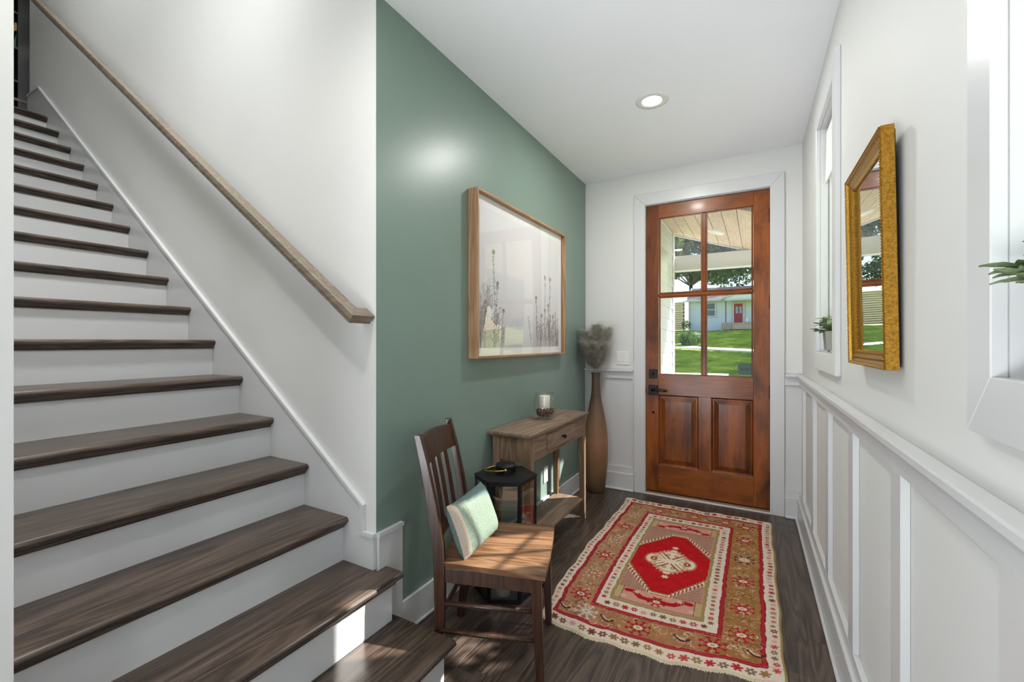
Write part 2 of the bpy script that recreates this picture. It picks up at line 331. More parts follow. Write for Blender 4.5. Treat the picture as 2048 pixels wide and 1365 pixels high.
# ------------------------------------------------------------------ front door
d1 = S(empty('door_1', (-.38, 3.835, .02)))
y0, y1 = 3.836, 3.880; DZ0, DZ1 = .028, 2.462; DX0, DX1 = -.836, .080
gx0, gx1, gz0, gz1 = -.727, -.034, 1.022, 2.352; px = [(-.735, -.42), (-.325, -.028)]; pz0, pz1 = .252, .850
MB().box(DX0, gx0-.008, y0, y1, DZ0, DZ1).build('stile', M['door'], d1, .0015)
MB().box(gx1+.006, DX1, y0, y1, DZ0, DZ1).build('stile', M['door'], d1, .0015)
MB().box(px[0][1], px[1][0], y0, y1, pz0, pz1).build('center_stile', M['door'], d1, .0015)
MB().box(gx0-.008, gx1+.006, y0, y1, gz1, DZ1).build('top_rail', M['door_h'], d1, .0015)
MB().box(gx0-.008, gx1+.006, y0, y1, pz1, gz0).build('lock_rail', M['door_h'], d1, .0015)
MB().box(gx0-.008, gx1+.006, y0, y1, DZ0, pz0).build('bottom_rail', M['door_h'], d1, .0015)
mxc, mzc = -.379, 1.694
for b in ((mxc-.016, mxc+.016, y0+.004, y1-.004, gz0, mzc-.016), (mxc-.016, mxc+.016, y0+.004, y1-.004, mzc+.016, gz1), (gx0-.008, gx1+.006, y0+.004, y1-.004, mzc-.016, mzc+.016)):
    boxo('muntin', b, M['door_h'] if b[1]-b[0] > .1 else M['door'], d1, .006)
for (a, b) in ((gx0, mxc-.016), (mxc+.016, gx1)):
    for (c, d) in ((gz0, mzc-.016), (mzc+.016, gz1)):
        boxo('pane', (a-.004, b+.004, 3.856, 3.859, c-.004, d+.004), M['glass'], d1)
        m = MB()   # glazing bead
        for q in ((a-.004, a+.008, c, d), (b-.008, b+.004, c, d), (a, b, c-.002, c+.008), (a, b, d-.008, d+.002)): m.box(q[0], q[1], y0+.006, 3.855, q[2], q[3])
        m.build('glazing_bead', M['door'], d1, .002)
for (a, b) in px:   # raised panels
    m = MB(); i1, i2 = .012, .050
    def ring(i, y): return [(a+i, y, pz0+i), (b-i, y, pz0+i), (b-i, y, pz1-i), (a+i, y, pz1-i)]
    R = ring(0, y0+.003)+ring(i1, y0+.016)+ring(i1+.006, y0+.016)+ring(i2, y0+.006)+ring(i2+.004, y0+.003)
    fs = []
    for q in range(4):
        for e in range(4): fs.append((q*4+e, q*4+(e+1) % 4, (q+1)*4+(e+1) % 4, (q+1)*4+e))
    fs.append((16, 17, 18, 19)); m.add(R, fs)
    m.add([(a-.002, y0+.02, pz0-.002), (b+.002, y0+.02, pz0-.002), (b+.002, y0+.02, pz1+.002), (a-.002, y0+.02, pz1+.002), (a-.002, y1-.006, pz0-.002), (b+.002, y1-.006, pz0-.002), (b+.002, y1-.006, pz1+.002), (a-.002, y1-.006, pz1+.002)], [(0, 1, 2, 3), (4, 5, 6, 7), (0, 1, 5, 4), (2, 3, 7, 6), (1, 2, 6, 5), (0, 3, 7, 4)])
    m.build('panel', M['door'], d1)
o = boxo('deadbolt', (-.812, -.742, y0-.012, y0, .990, 1.064), M['bronze'], d1, .003)
boxo('thumb_turn', (-.781, -.773, y0-.034, y0-.012, 1.012, 1.042), M['bronze'], o, .003)
o = boxo('lever_plate', (-.816, -.738, y0-.012, y0, .846, .930), M['bronze'], d1, .003)
MB().tube([(-.777, y0-.012, .890), (-.777, y0-.045, .890)], .011, 12).tube([(-.777, y0-.042, .890), (-.745, y0-.044, .891), (-.69, y0-.042, .886), (-.662, y0-.038, .884)], [.010, .009, .008, .006], 10).build('lever', M['bronze'], o)
MB().lathe([(.011, 0), (.009, .006), (0, .006)], (0, 0, 0), 14).build('lock_bore', M['black'], d1, local=True, xf=lambda v: (-.397+v[0], .0+.001-v[2], .678+v[1]))
boxo('strike', (-.842, -.836, y0-.012, y0+.01, .86, .90), M['bronze'], d1, .002)
for z in (2.257, 1.600, .916, .259):
    MB().box(.078, .089, y0-.006, y0+.03, z-.05, z+.05).tube([(.082, y0-.008, z-.052), (.082, y0-.008, z+.052)], .0065, 10).build('hinge', M['bronze'], d1, .0008)
boxo('door_sweep', (DX0, DX1, y0+.004, y1-.004, .019, .028), M['black'], d1)
m = MB(); cx, cz, hw, hh, r = -.086, 1.083, .049, .042, .012; poly = []
for (sx, sz, a0) in ((1, 1, 0), (-1, 1, 90), (-1, -1, 180), (1, -1, 270)):
    for k in range(5): an = math.radians(a0+k*22.5); poly.append((cx+sx*(hw-r)+r*math.cos(an), cz+sz*(hh-r)+r*math.sin(an)))
stk = m.prism(poly, lambda a, b: (a, 3.8555, b), lambda a, b: (a, 3.8548, b)).build('sticker', plain('sticker_grey_green', (70, 92, 88), .5), d1)
stk['label'] = 'dark rounded square sticker lettered arlo'
td = bpy.data.curves.new('lettering', 'FONT'); td.body = 'arlo'; td.size = .040; td.align_x = 'CENTER'; td.align_y = 'CENTER'; td.extrude = .0003
to = bpy.data.objects.new('lettering', td); COL.objects.link(to); bpy.context.view_layer.update()
me = bpy.data.meshes.new_from_object(to); bpy.data.objects.remove(to)
lo = bpy.data.objects.new('lettering', me); COL.objects.link(lo); me.materials.append(plain('sticker_ink', (22, 30, 30), .5)); lo.parent = stk
Mi = wmat(d1).inverted(); T = Matrix.Translation((cx, 3.8544, cz+.002)) @ Matrix.Rotation(PI/2, 4, 'X'); me.transform(Mi @ T)
for o in d1.children:
    if o.name.startswith('lock_bore'): o.location = (0, 0, 0)

# ------------------------------------------------------------------ wainscot, baseboards, chair rails
def shoe_board(name, b, shoe, xf=None):
    o = S(boxo(name, b, M['trim'], None, .002, xf)); boxo('shoe_molding', shoe, M['trim'], o, .006, xf); return o
# front wall, left of the door
for n, (a, b) in enumerate(((-1.379, -.935), (.176, .283))):
    cr = S(MB().box(a, b, 3.775, 3.819, 1.038, 1.060).build('trim_%d' % (2+n), M['trim'], None, .004))
    boxo('rail_board', (a, b, 3.800, 3.819, .978, 1.038), M['trim'], cr, .001)
    boxo('bottom_board', (a, b, 3.800, 3.819, .145, .206), M['trim'], cr, .001)
    if n == 0:
        boxo('batten', (a, a+.07, 3.8005, 3.819, .206, .978), M['trim'], cr, .001); boxo('batten', (b-.010, b, 3.8005, 3.819, .206, .978), M['trim'], cr, .001)
    boxo('panel', (a+.001, b, 3.815, 3.819, .206, .978), M['trim'], cr)
    shoe_board('baseboard_front' if n == 0 else 'baseboard_front_right', (a, b, 3.788, 3.8195, 0, .150), (a, b, 3.772, 3.788, 0, .02))
# right wall
cr = S(MB().box(.243, .2845, -4.2, 3.775, 1.038, 1.060).build('trim_4', M['trim'], None, .004, xf=RW))
boxo('rail_board', (.265, .2845, -4.2, 3.798, .978, 1.038), M['trim'], cr, .001, RW)
boxo('bottom_board', (.265, .2845, -4.2, 3.798, .145, .206), M['trim'], cr, .001, RW)
for k in range(-6, 6):
    yb = 1.40+.551*(k-1)*1.0+.551; 
    if yb < 3.78: boxo('batten', (.2655, .2845, yb-.041, yb+.041, .206, .978), M['trim'], cr, .001, RW)
shoe_board('baseboard_right', (.253, .2845, -4.2, 3.788, 0, .150), (.238, .253, -4.2, 3.772, 0, .02), RW)
# green wall
shoe_board('baseboard_left', (XL+.0005, XL+.015, 1.436, 3.788, 0, .146), (XL+.015, XL+.026, 1.436, 3.772, 0, .018))
S(MB().box(XL+.0005, XL+.016, YW+.0005, 1.436, 0, .486).build('trim_5', M['trim'], None, .002))
# light switch, outlet
sw = empty('light_switch', (-1.034, 3.815, 1.157), 0, 'white double rocker light switch plate above the chair rail left of the front door', 'light switch')
boxo('plate', (-1.094, -.974, 3.812, 3.8195, 1.098, 1.216), M['plastic'], sw, .003)
for x in (-1.062, -1.006): boxo('rocker', (x-.017, x+.017, 3.808, 3.812, 1.122, 1.192), M['plastic'], sw, .002)
ou = empty('power_outlet', (-1.378, 2.95, .31), 0, 'white duplex power outlet on the green wall under the console table', 'power outlet')
boxo('plate', (-1.3795, -1.373, 2.913, 2.987, .25, .37), M['plastic'], ou, .003)
for z in (.285, .335): boxo('socket', (-1.373, -1.371, 2.933, 2.967, z-.017, z+.017), M['plastic'], ou, .001)

# ------------------------------------------------------------------ side windows
def window(name, y0, y1, z0=1.244, z1=2.447, shade=False):
    W = S(empty(name, RW((.285, (y0+y1)/2, z0)), 0)); T = M['trim']; c = .080; f = .2645
    for poly in ([(y0-c, z0-c-.012), (y0, z0), (y0, z1), (y0-c, z1+c+.02)], [(y1+c, z0-c-.012), (y1, z0), (y1, z1), (y1+c, z1+c+.02)],
                 [(y0-c, z1+c+.02), (y0, z1), (y1, z1), (y1+c, z1+c+.02)], [(y0-c, z0-c-.012), (y0, z0), (y1, z0), (y1+c, z0-c-.012)]):
        MB().prism(poly, lambda a, b: (.2848, a, b), lambda a, b: (f, a, b)).build('casing', T, W, .002, xf=RW)
    for b in ((.2849, .318, y0-.012, y0+.0006, z0-.01, z1+.01), (.2849, .318, y1-.0006, y1+.012, z0-.01, z1+.01), (.2849, .318, y0, y1, z1-.0006, z1+.012), (.2849, .318, y0, y1, z0-.012, z0+.0006)):
        boxo('jamb', b, T, W, 0, RW)
    i = .012    # frame beyond a narrow groove
    for b in ((.324, .445, y0-.01, y0+i, z0, z1), (.324, .445, y1-i, y1+.01, z0, z1), (.324, .445, y0, y1, z1-i, z1), (.324, .450, y0, y1, z0-.01, z0+i)):
        boxo('window_frame', b, T, W, 0, RW)
    m = MB(); s = .024; sx, a, b = .392, z0+i, z1-i
    m.box(sx, sx+.022, y0+i, y0+i+s, a, b).box(sx, sx+.022, y1-i-s, y1-i, a, b).box(sx, sx+.022, y0+i+s, y1-i-s, a, a+s).box(sx, sx+.022, y0+i+s, y1-i-s, b-s, b)
    so_ = m.build('sash', T, W, .002, xf=RW); ym, zm = (y0+y1)/2, (z0+z1)/2
    boxo('muntin', (sx+.004, sx+.018, ym-.009, ym+.009, a+s, b-s), T, so_, .002, RW)
    for (ya, yb) in ((y0+i+s, ym-.009), (ym+.009, y1-i-s)): boxo('muntin', (sx+.004, sx+.018, ya, yb, zm-.009, zm+.009), T, so_, .002, RW)
    for (ya, yb) in ((y0+i+s, ym-.009), (ym+.009, y1-i-s)):
        for (za, zb) in ((a+s, zm-.009), (zm+.009, b-s)): boxo('pane', (sx+.009, sx+.0125, ya, yb, za, zb), M['glass'], so_, 0, RW)
    return W
window('window_1', 2.345, 2.872); window('window_2', .385, .912)
def fabric(name, c, c2, sc=500, rough=.95):
    m, n, b, o = newmat(name); tc = n.nodes.new('ShaderNodeTexCoord'); t = noise(n, tc.outputs['Object'], sc, 2); r = ramp(n, t.outputs[0], [(.35, rgba(c)), (.65, rgba(c2))])
    n.links.new(r.outputs[0], b.inputs['Base Color']); b.inputs['Roughness'].default_value = rough; b.inputs['Specular IOR Level'].default_value = .15; bump(n, b, t.outputs[0], .3, .002); return m
M['shade'] = fabric('white_shade_cloth', (222, 224, 224), (236, 237, 236))
rs = empty('roman_shade', RW((.345, 2.608, 2.2)), 0, 'white folded roman shade drawn up at the top of the window nearest the front door', 'window shade')
for k in range(5):
    zt = 2.435-.004*k; zb = 2.335-.048*k; x = .345-.009*k
    prof = [(x, zt), (x+.004, zt), (x+.004, zb+.012), (x+.001, zb), (x-.005, zb+.003), (x-.0045, zb+.03)]
    ya, yb = 2.362, 2.856
    MB().prism(prof, lambda a, b: (a, ya, b), lambda a, b: (a, yb, b)).build('fold', M['shade'], rs, xf=RW)
boxo('headrail', (.352, .372, 2.36, 2.858, 2.41, 2.434), M['trim'], rs, .002, RW)

# ------------------------------------------------------------------ staircase
RUN, RISE, F1, Z1 = .2665, .1913, -.997, .1614
stair = empty('staircase', (-1.2, .78, 0), 0, 'straight staircase with dark oak treads and white risers climbing along the white wall', 'staircase')
YS = YW-.014; YL = .2690
def nose_profile(xf, xb, zt, th=.027):
    r = th/2; p = [(xb, zt-th), (xb, zt)]
    for k in range(9):
        a = PI/2-PI*k/8; p.append((xf-r+r*math.cos(a), zt-r+r*math.sin(a)))
    return p
for i in range(1, 18):
    xf = F1-RUN*(i-1); zt = Z1+RISE*(i-1); ye = YS if i > 2 else 1.336
    xb = xf-RUN-.034 if i < 17 else xf-.10
    yt = YS if i >= 2 else 1.336
    xbb = max(xb, XL+.0165) if i == 1 else xb
    m = MB().prism(nose_profile(xf, xbb, zt), lambda a, b: (a, YL, b), lambda a, b: (a, yt, b), smooth=False)
    if i == 2: m.prism(nose_profile(xf, XL+.0165, zt), lambda a, b: (a, YS+.0002, b), lambda a, b: (a, 1.336, b))
    m.build('tread', M['tread'], stair)
    if i <= 2:   # rounded return along the open end
        x1, x0 = xf-.013, XL+.017
        MB().prism([(1.331, zt-.027)]+[(1.331+.0135*math.sin(PI*k/6), zt-.0135-.0135*math.cos(PI*k/6)) for k in range(7)], lambda a, b: (x0, a, b), lambda a, b: (x1, a, b), True).build('return_nosing', M['rail'] if False else M['tread'], stair)
        MB().prism([(1.3055, zt-.027), (1.322, zt-.027), (1.3055, zt-.045)], lambda a, b: (x0, a, b), lambda a, b: (xf-.02, a, b)).build('cove_molding', M['tread'], stair)
    zb = Z1+RISE*(i-2) if i > 1 else 0
    if i > 2: MB().box(xf-.034-.018, xf-.034, YL, YS, zb, zt-.027).build('riser', M['trim'], stair)
    else: MB().box(XL+.017, xf-.034, YL if i == 1 else YL, 1.305, zb, zt-.027).build('riser', M['trim'], stair, .0015)
    yc = YS if i > 2 else 1.305
    MB().prism([(xf-.034, zt-.027), (xf-.012, zt-.027), (xf-.013, zt-.033), (xf-.024, zt-.040), (xf-.027, zt-.047), (xf-.034, zt-.047)], lambda a, b: (a, YL, b), lambda a, b: (a, yc, b)).build('cove_molding', M['tread'], stair)
# skirt board on the stair wall
sk0 = (-1.455, .608)   # where the slope meets the vertical drop
sl_ = RISE/RUN; xt = -5.53; zt = sk0[1]+(sk0[0]-xt)*sl_
poly = [(XL-.001, .353), (XL-.001, .487), (sk0[0], .487), sk0, (xt, zt), (-5.80, zt), (-5.80, 3.2), (-5.3, 2.9), (-1.7, .353)]
MB().prism(poly, lambda a, b: (a, YS, b), lambda a, b: (a, YW-.0003, b)).build('skirt_board', M['trim'], stair)
c = .016
capl = [(XL+.003, .487), (XL+.003, .487+c), (sk0[0]+c, .487+c), (sk0[0]+c, sk0[1]+.006), (xt+.008, zt+c+.004), (-5.80, zt+c), (-5.80, zt), (xt, zt), sk0, (sk0[0], .487)]
MB().prism(capl, lambda a, b: (a, YS-.006, b), lambda a, b: (a, YW-.0003, b)).build('skirt_cap', M['trim'], stair)
MB().prism([(YW, .487), (YW, .487+c), (1.440, .487+c), (1.440, .487)], lambda a, b: (XL+.0005, a, b), lambda a, b: (XL+.020, a, b)).build('skirt_cap', M['trim'], stair)

# handrail
hr = empty('handrail', (-1.4, 1.21, 1.40), 0, 'grey-brown oak handrail running up the white stair wall', 'handrail')
th_ = math.atan(sl_); ux, uz = -math.cos(th_), math.sin(th_); nx, nz = math.sin(th_), math.cos(th_)
P0 = (-1.384, 1.404)
def RP(u, v, y): return (P0[0]+ux*u-nx*v, y, P0[1]+uz*u-nz*v)
W = .060
sec = [(0, 0), (W, 0), (W, .024), (W-.007, .027), (W-.007, .044), (.007, .044), (.007, .027), (0, .024)]
LEN = (5.50-1.384)/math.cos(th_)
MB().prism(sec, lambda a, b: RP(a, b, 1.18+a), lambda a, b: RP(LEN, b, 1.18+a)).build('rail', M['rail'], hr, .0015)
M['rail_y'] = wood('grey_oak_return', [(84, 73, 60), (124, 111, 95), (150, 137, 120)], 1, 1.0, .42, .02, .12)
MB().prism(sec, lambda a, b: RP(a, b, 1.18+a), lambda a, b: RP(a, b, YW-.0005)).build('wall_return', M['rail_y'], hr, .0015)
for u in (LEN-.35, LEN*.5):
    p = RP(u, .044, 1.21); MB().tube([p, (p[0], 1.215, p[2]-.05), (p[0], 1.25, p[2]-.075), (p[0], YW-.001, p[2]-.078)], .006, 8).lathe([(.026, 0), (.026, .004)], (0, 0, 0), 12).build('bracket', M['brass'], hr) if False else None

# downlight
dl = empty('recessed_light', (-.553, 2.688, 2.749), 0, 'round white recessed downlight glowing in the ceiling before the front door', 'ceiling light')
MB().lathe([(.096, 0), (.094, -.004), (.060, -.007), (.056, -.003), (.056, 0)], (-.553, 2.688, 2.7495), 48, cap=False).build('trim_ring', M['plastic'], dl)
MB().lathe([(.0, -.0035), (.056, -.0035), (.056, 0)], (-.553, 2.688, 2.7495), 40, cap=False).build('lens', M['bulb'], dl)
pl = bpy.data.lights.new('downlight_beam', 'AREA'); pl.shape = 'DISK'; pl.size = .11; pl.energy = 15; pl.color = (1, .975, .94)
po = bpy.data.objects.new('downlight_beam', pl); COL.objects.link(po); po.location = (-.553, 2.688, 2.742)
for k, y in enumerate((.50,)):     # an added, unseen downlight to brighten the lower steps
    d2 = empty('recessed_light', (-1.08, y, 2.749), 0, 'added unseen recessed downlight in the ceiling above the lowest stair treads', 'ceiling light')
    for c_ in dl.children:
        q = c_.copy(); COL.objects.link(q); q.parent = d2
    p2 = po.copy(); COL.objects.link(p2); p2.location = (-1.08, y, 2.742); p2.data = pl.copy(); p2.data.energy = 9
#PART2
# ------------------------------------------------------------------ framed picture on the green wall
PX, PY0, PY1, PZ0, PZ1 = -1.315, 1.953, 3.188, 1.206, 2.138
pic = empty('framed_picture', (-1.378, (PY0+PY1)/2, PZ0), 0, 'oak framed print of pale dried meadow plants hanging on the green wall', 'framed picture')
fw = .012; fd = (XL+.002, PX)
MB().prism([(PY0, PZ0), (PY0+fw, PZ0+fw), (PY0+fw, PZ1-fw), (PY0, PZ1)], lambda a, b: (fd[0], a, b), lambda a, b: (fd[1], a, b)).build('frame_side', M['frame'], pic, .0012)
MB().prism([(PY1, PZ0), (PY1-fw, PZ0+fw), (PY1-fw, PZ1-fw), (PY1, PZ1)], lambda a, b: (fd[0], a, b), lambda a, b: (fd[1], a, b)).build('frame_side', M['frame'], pic, .0012)
M['frame_y'] = wood('picture_frame_oak_rail', [(116, 82, 54), (156, 118, 84), (186, 150, 114)], 1, 1.0, .5, .05, .08)
MB().prism([(PY0, PZ1), (PY0+fw, PZ1-fw), (PY1-fw, PZ1-fw), (PY1, PZ1)], lambda a, b: (fd[0], a, b), lambda a, b: (fd[1], a, b)).build('frame_rail', M['frame_y'], pic, .0012)
MB().prism([(PY0, PZ0), (PY0+fw, PZ0+fw), (PY1-fw, PZ0+fw), (PY1, PZ0)], lambda a, b: (fd[0], a, b), lambda a, b: (fd[1], a, b)).build('frame_rail', M['frame_y'], pic, .0012)
boxo('mat_board', (-1.352, -1.350, PY0+fw-.002, PY1-fw+.002, PZ0+fw-.002, PZ1-fw+.002), plain('mat_white', (238, 238, 236), .8), pic)
m = MB(); ng_ = 24; vs = [(-1.334+.006*(1-(2*i/ng_-1)**2)*(1-(2*j/ng_-1)**2)+.0008*math.sin(3.1*i/ng_*PI), PY0+fw+(PY1-PY0-2*fw)*i/ng_, PZ0+fw+(PZ1-PZ0-2*fw)*j/ng_) for i in range(ng_+1) for j in range(ng_+1)]
m.add(vs, [(i*(ng_+1)+j, (i+1)*(ng_+1)+j, (i+1)*(ng_+1)+j+1, i*(ng_+1)+j+1) for i in range(ng_) for j in range(ng_)], True); m.build('acrylic_sheet', M['picglass'], pic)

def paint_grid(name, nu, nv, posf, colors, mat, parent=None):   # a fine grid whose vertex colours carry a woven or printed pattern
    U, V = np.meshgrid(np.linspace(0, 1, nu), np.linspace(0, 1, nv))
    P = posf(U, V).reshape(-1, 3)
    i = np.arange((nv-1)*nu).reshape(nv-1, nu)[:, :-1].ravel()
    F = np.stack([i, i+1, i+nu+1, i+nu], 1)
    me = bpy.data.meshes.new(name); me.vertices.add(len(P)); me.vertices.foreach_set('co', P.astype(np.float32).ravel())
    me.loops.add(len(F)*4); me.loops.foreach_set('vertex_index', F.astype(np.int32).ravel())
    me.polygons.add(len(F)); me.polygons.foreach_set('loop_start', np.arange(0, len(F)*4, 4, dtype=np.int32))
    me.update(calc_edges=True); me.validate()
    ca = me.color_attributes.new('col', 'FLOAT_COLOR', 'POINT')
    C = np.ones((len(P), 4), np.float32); s = np.clip(colors.reshape(-1, 3)/255., 0, 1)
    C[:, :3] = np.where(s <= .04045, s/12.92, ((s+.055)/1.055)**2.4); ca.data.foreach_set('color', C.ravel())
    me.materials.append(mat); o = bpy.data.objects.new(name, me); COL.objects.link(o)
    if parent is not None:
        o.parent = parent; me.transform(wmat(parent).inverted())
    return o
class Canvas:
    def __init__(s, w, h, nu, nv, bg): s.X, s.Y = np.meshgrid(np.linspace(0, w, nu), np.linspace(0, h, nv)); s.c = np.zeros((nv, nu, 3))+np.array(bg, float)
    def put(s, m, c, a=1.0): m = np.clip(m, 0, 1)[..., None]*a; s.c = s.c*(1-m)+np.array(c, float)*m
    def soft(s, d, w=.002): return np.clip(.5-d/w, 0, 1)
    def line(s, p, q, r, c, a=1.0):
        # work only in the neighbourhood of the stroke
        x0, x1 = min(p[0], q[0])-r-.004, max(p[0], q[0])+r+.004; y0, y1 = min(p[1], q[1])-r-.004, max(p[1], q[1])+r+.004
        xs = s.X[0]; ys = s.Y[:, 0]; i0, i1 = np.searchsorted(xs, [x0, x1]); j0, j1 = np.searchsorted(ys, [y0, y1])
        if i1 <= i0 or j1 <= j0: return
        X = s.X[j0:j1, i0:i1]; Y = s.Y[j0:j1, i0:i1]; dx, dy = q[0]-p[0], q[1]-p[1]; L = dx*dx+dy*dy+1e-12
        t = np.clip(((X-p[0])*dx+(Y-p[1])*dy)/L, 0, 1); d = np.hypot(X-p[0]-t*dx, Y-p[1]-t*dy)-r
        m = np.clip(.5-d/.0018, 0, 1)[..., None]*a; s.c[j0:j1, i0:i1] = s.c[j0:j1, i0:i1]*(1-m)+np.array(c, float)*m
    def path(s, pts, r, c, a=1.0):
        for p, q in zip(pts[:-1], pts[1:]): s.line(p, q, r, c, a)
    def ell(s, cx, cy, rx, ry, c, a=1.0, ang=0, soft=.15):
        R = max(rx, ry)*1.2; xs = s.X[0]; ys = s.Y[:, 0]; i0, i1 = np.searchsorted(xs, [cx-R, cx+R]); j0, j1 = np.searchsorted(ys, [cy-R, cy+R])
        if i1 <= i0 or j1 <= j0: return
        X = s.X[j0:j1, i0:i1]-cx; Y = s.Y[j0:j1, i0:i1]-cy; ca, sa = math.cos(ang), math.sin(ang); u = (X*ca+Y*sa)/rx; v = (-X*sa+Y*ca)/ry
        m = np.clip((1-np.hypot(u, v))/soft, 0, 1)[..., None]*a; s.c[j0:j1, i0:i1] = s.c[j0:j1, i0:i1]*(1-m)+np.array(c, float)*m
# the print: pale sky above, dried stalks and seed heads below
pw_, ph_ = 1.10, .80
cv = Canvas(pw_, ph_, 520, 400, (224, 223, 225)); g = cv.Y/ph_
cv.c += ((g-.5)*14)[..., None]; cv.c += (np.exp(-((cv.X-.62)**2/.08+(cv.Y-.45)**2/.06))*10)[..., None]
cv.c -= (np.clip(.22-cv.Y, 0, 1)*170*(.4+.6*np.abs(cv.X-.5)))[..., None]
R_ = random.Random(5)
def stalk(x, h, lean, dark, heads, r=.0016):
    pts = []; col = (dark, dark-6, dark-10)
    for k in range(9): t = k/8; pts.append((x+lean*t*t+.004*math.sin(7*t+x*30), h*t))
    cv.path(pts, r, col, .85)
    for k in range(int(h*heads)):
        t = .22+.78*R_.random(); i = min(7, int(t*8)); f = t*8-i; px_ = pts[i][0]*(1-f)+pts[i+1][0]*f; py_ = pts[i][1]*(1-f)+pts[i+1][1]*f
        sd = R_.choice((-1, 1)); cc = R_.choice([(92, 80, 74), (128, 112, 104), (160, 146, 138), (190, 178, 170)])
        cv.ell(px_+sd*R_.uniform(.003, .012), py_+R_.uniform(-.002, .006), R_.uniform(.004, .008), R_.uniform(.002, .0035), cc, .9, sd*R_.uniform(.5, 1.1))
for k in range(90):
    x = abs(R_.gauss(0, .13)) if k % 2 else 1.10-abs(R_.gauss(0, .20)); h = R_.uniform(.05, .24)*(1.15-.6*min(x, 1.1-x)); stalk(max(.004, min(1.095, x)), h, R_.uniform(-.05, .05), R_.randint(90, 170), 130, .0012)
for k in range(26):      # feathery grass at the left
    x = R_.uniform(.0, .13); h = R_.uniform(.2, .40); cv.path([(x, 0), (x+.01, h*.5), (x-.02+R_.uniform(-.03, .03), h)], .004, (176, 174, 170), .35)
    for q in range(10): yy = h*R_.uniform(.5, 1); cv.ell(x+R_.uniform(-.02, .02), yy, .012, .004, (150, 146, 142), .4, R_.uniform(.6, 1.4))
for x, h, l in ((.16, .56, -.012), (.175, .38, .02), (.86, .50, -.005), (.93, .50, .015), (.90, .30, .01), (.72, .34, -.01), (.78, .22, .02), (.99, .22, .01), (.84, .26, .015), (.24, .22, .02), (.05, .26, .01)):
    stalk(x, h, l, 110, 95, .0018)
    for q in range(9): a = q*2*PI/9; cv.ell(x+l+.011*math.cos(a), h+.010*math.sin(a), .009, .0032, R_.choice([(110, 96, 84), (150, 134, 118), (178, 160, 140)]), .9, a)
ym, zm = (PY0+PY1)/2, PZ0+.060
M['print'] = attr_mat('botanical_print', .6, .02, 200, 0)
def pf(U, V): return np.stack([np.full_like(U, -1.3485), ym-pw_/2+U*pw_, zm+V*ph_], -1)
paint_grid('print', 520, 400, pf, cv.c, M['print'], pic)

# ------------------------------------------------------------------ console table
tb = empty('console_table', (-1.235, 2.615, 0), 0, 'narrow weathered wood console table with one drawer and a low shelf', 'table')
TX0, TX1, TY0, TY1 = -1.352, -1.105, 2.165, 3.065
m = MB(); a, b = (-1.375, -1.090), (2.140, 3.090)
m.hexa([(a[0]+.0, b[0]+.012, .752), (a[1]-.012, b[0]+.012, .752), (a[1]-.012, b[1]-.012, .752), (a[0], b[1]-.012, .752), (a[0], b[0], .765), (a[1], b[0], .765), (a[1], b[1], .765), (a[0], b[1], .765)])
m.box(a[0], a[1], b[0], b[1], .765, .780); m.build('table_top', M['table'], tb, .002)
for sx in (0, 1):
    for sy in (0, 1):
        x0 = TX0 if sx == 0 else TX1-.045; y0_ = TY0 if sy == 0 else TY1-.045; s = .045; tpr = .014
        # taper on the two inner faces below the apron
        ix0 = x0+(tpr if sx else 0); ix1 = x0+s-(0 if sx else tpr); iy0 = y0_+(tpr if sy else 0); iy1 = y0_+s-(0 if sy else tpr)
        MB().hexa([(ix0, iy0, 0), (ix1, iy0, 0), (ix1, iy1, 0), (ix0, iy1, 0), (x0, y0_, .60), (x0+s, y0_, .60), (x0+s, y0_+s, .60), (x0, y0_+s, .60)]).box(x0, x0+s, y0_, y0_+s, .60, .752).build('leg', M['table_v'], tb, .0015)
boxo('apron', (TX0+.045, TX1-.045, TY0+.014, TY0+.030, .615, .752), M['table_v'], tb, .001)
boxo('apron', (TX0+.045, TX1-.045, TY1-.026, TY1-.006, .615, .752), M['table_v'], tb, .001)
boxo('apron', (TX0+.004, TX0+.024, TY0+.045, TY1-.045, .615, .752), M['table'], tb, .001)
m = MB(); holes(m, TY0+.045, TY1-.045, .615, .752, [(2.388, 2.842, .637, .741)], lambda m_, a, b, c, d: m_.box(TX1-.024, TX1-.004, a, b, c, d)); m.build('apron', M['table'], tb)
dr = boxo('drawer', (TX1-.022, TX1+.002, 2.390, 2.840, .639, .739), M['table'], tb, .0015)
MB().lathe([(.006, 0), (.006, .012), (.012, .018), (.014, .024), (.011, .029), (0, .031)], (0, 0, 0), 16).build('knob', M['bronze'], dr, xf=lambda v: (TX1+.002+v[2], 2.615+v[0], .690+v[1]))
MB().box(TX0+.008, TX1-.012, TY0+.012, TY1-.012, .132, .150).build('shelf', M['table'], tb, .0015)

# glass jar with candle and dried petals
jc = (-1.250, 2.660, .7805)
jar = empty('glass_hurricane', jc, 0, 'clear rounded glass hurricane on the console table', 'vase')
MB().lathe([(0, .0), (.050, .0), (.058, .006), (.066, .025), (.0745, .055), (.076, .08), (.072, .115), (.064, .150), (.058, .178), (.0555, .178), (.0615, .150), (.0695, .115), (.0735, .08), (.072, .055), (.063, .030), (.050, .020), (0, .019)], jc, 40).build('glass_bowl', M['jar'], jar)
tag(MB().lathe([(0, .036), (.035, .036), (.036, .038), (.036, .153), (.034, .156), (.030, .154), (0, .153)], jc, 28).tube([(jc[0], jc[1], jc[2]+.153), (jc[0]+.001, jc[1], jc[2]+.165)], .0012, 6).build('candle', M['candle']), 'ivory pillar candle standing inside the glass hurricane on the console table', 'candle')
M['pot'] = leafy('dried_petals', (44, 20, 14), (84, 44, 28), (150, 104, 66), 90, .8, 0)
m = MB()
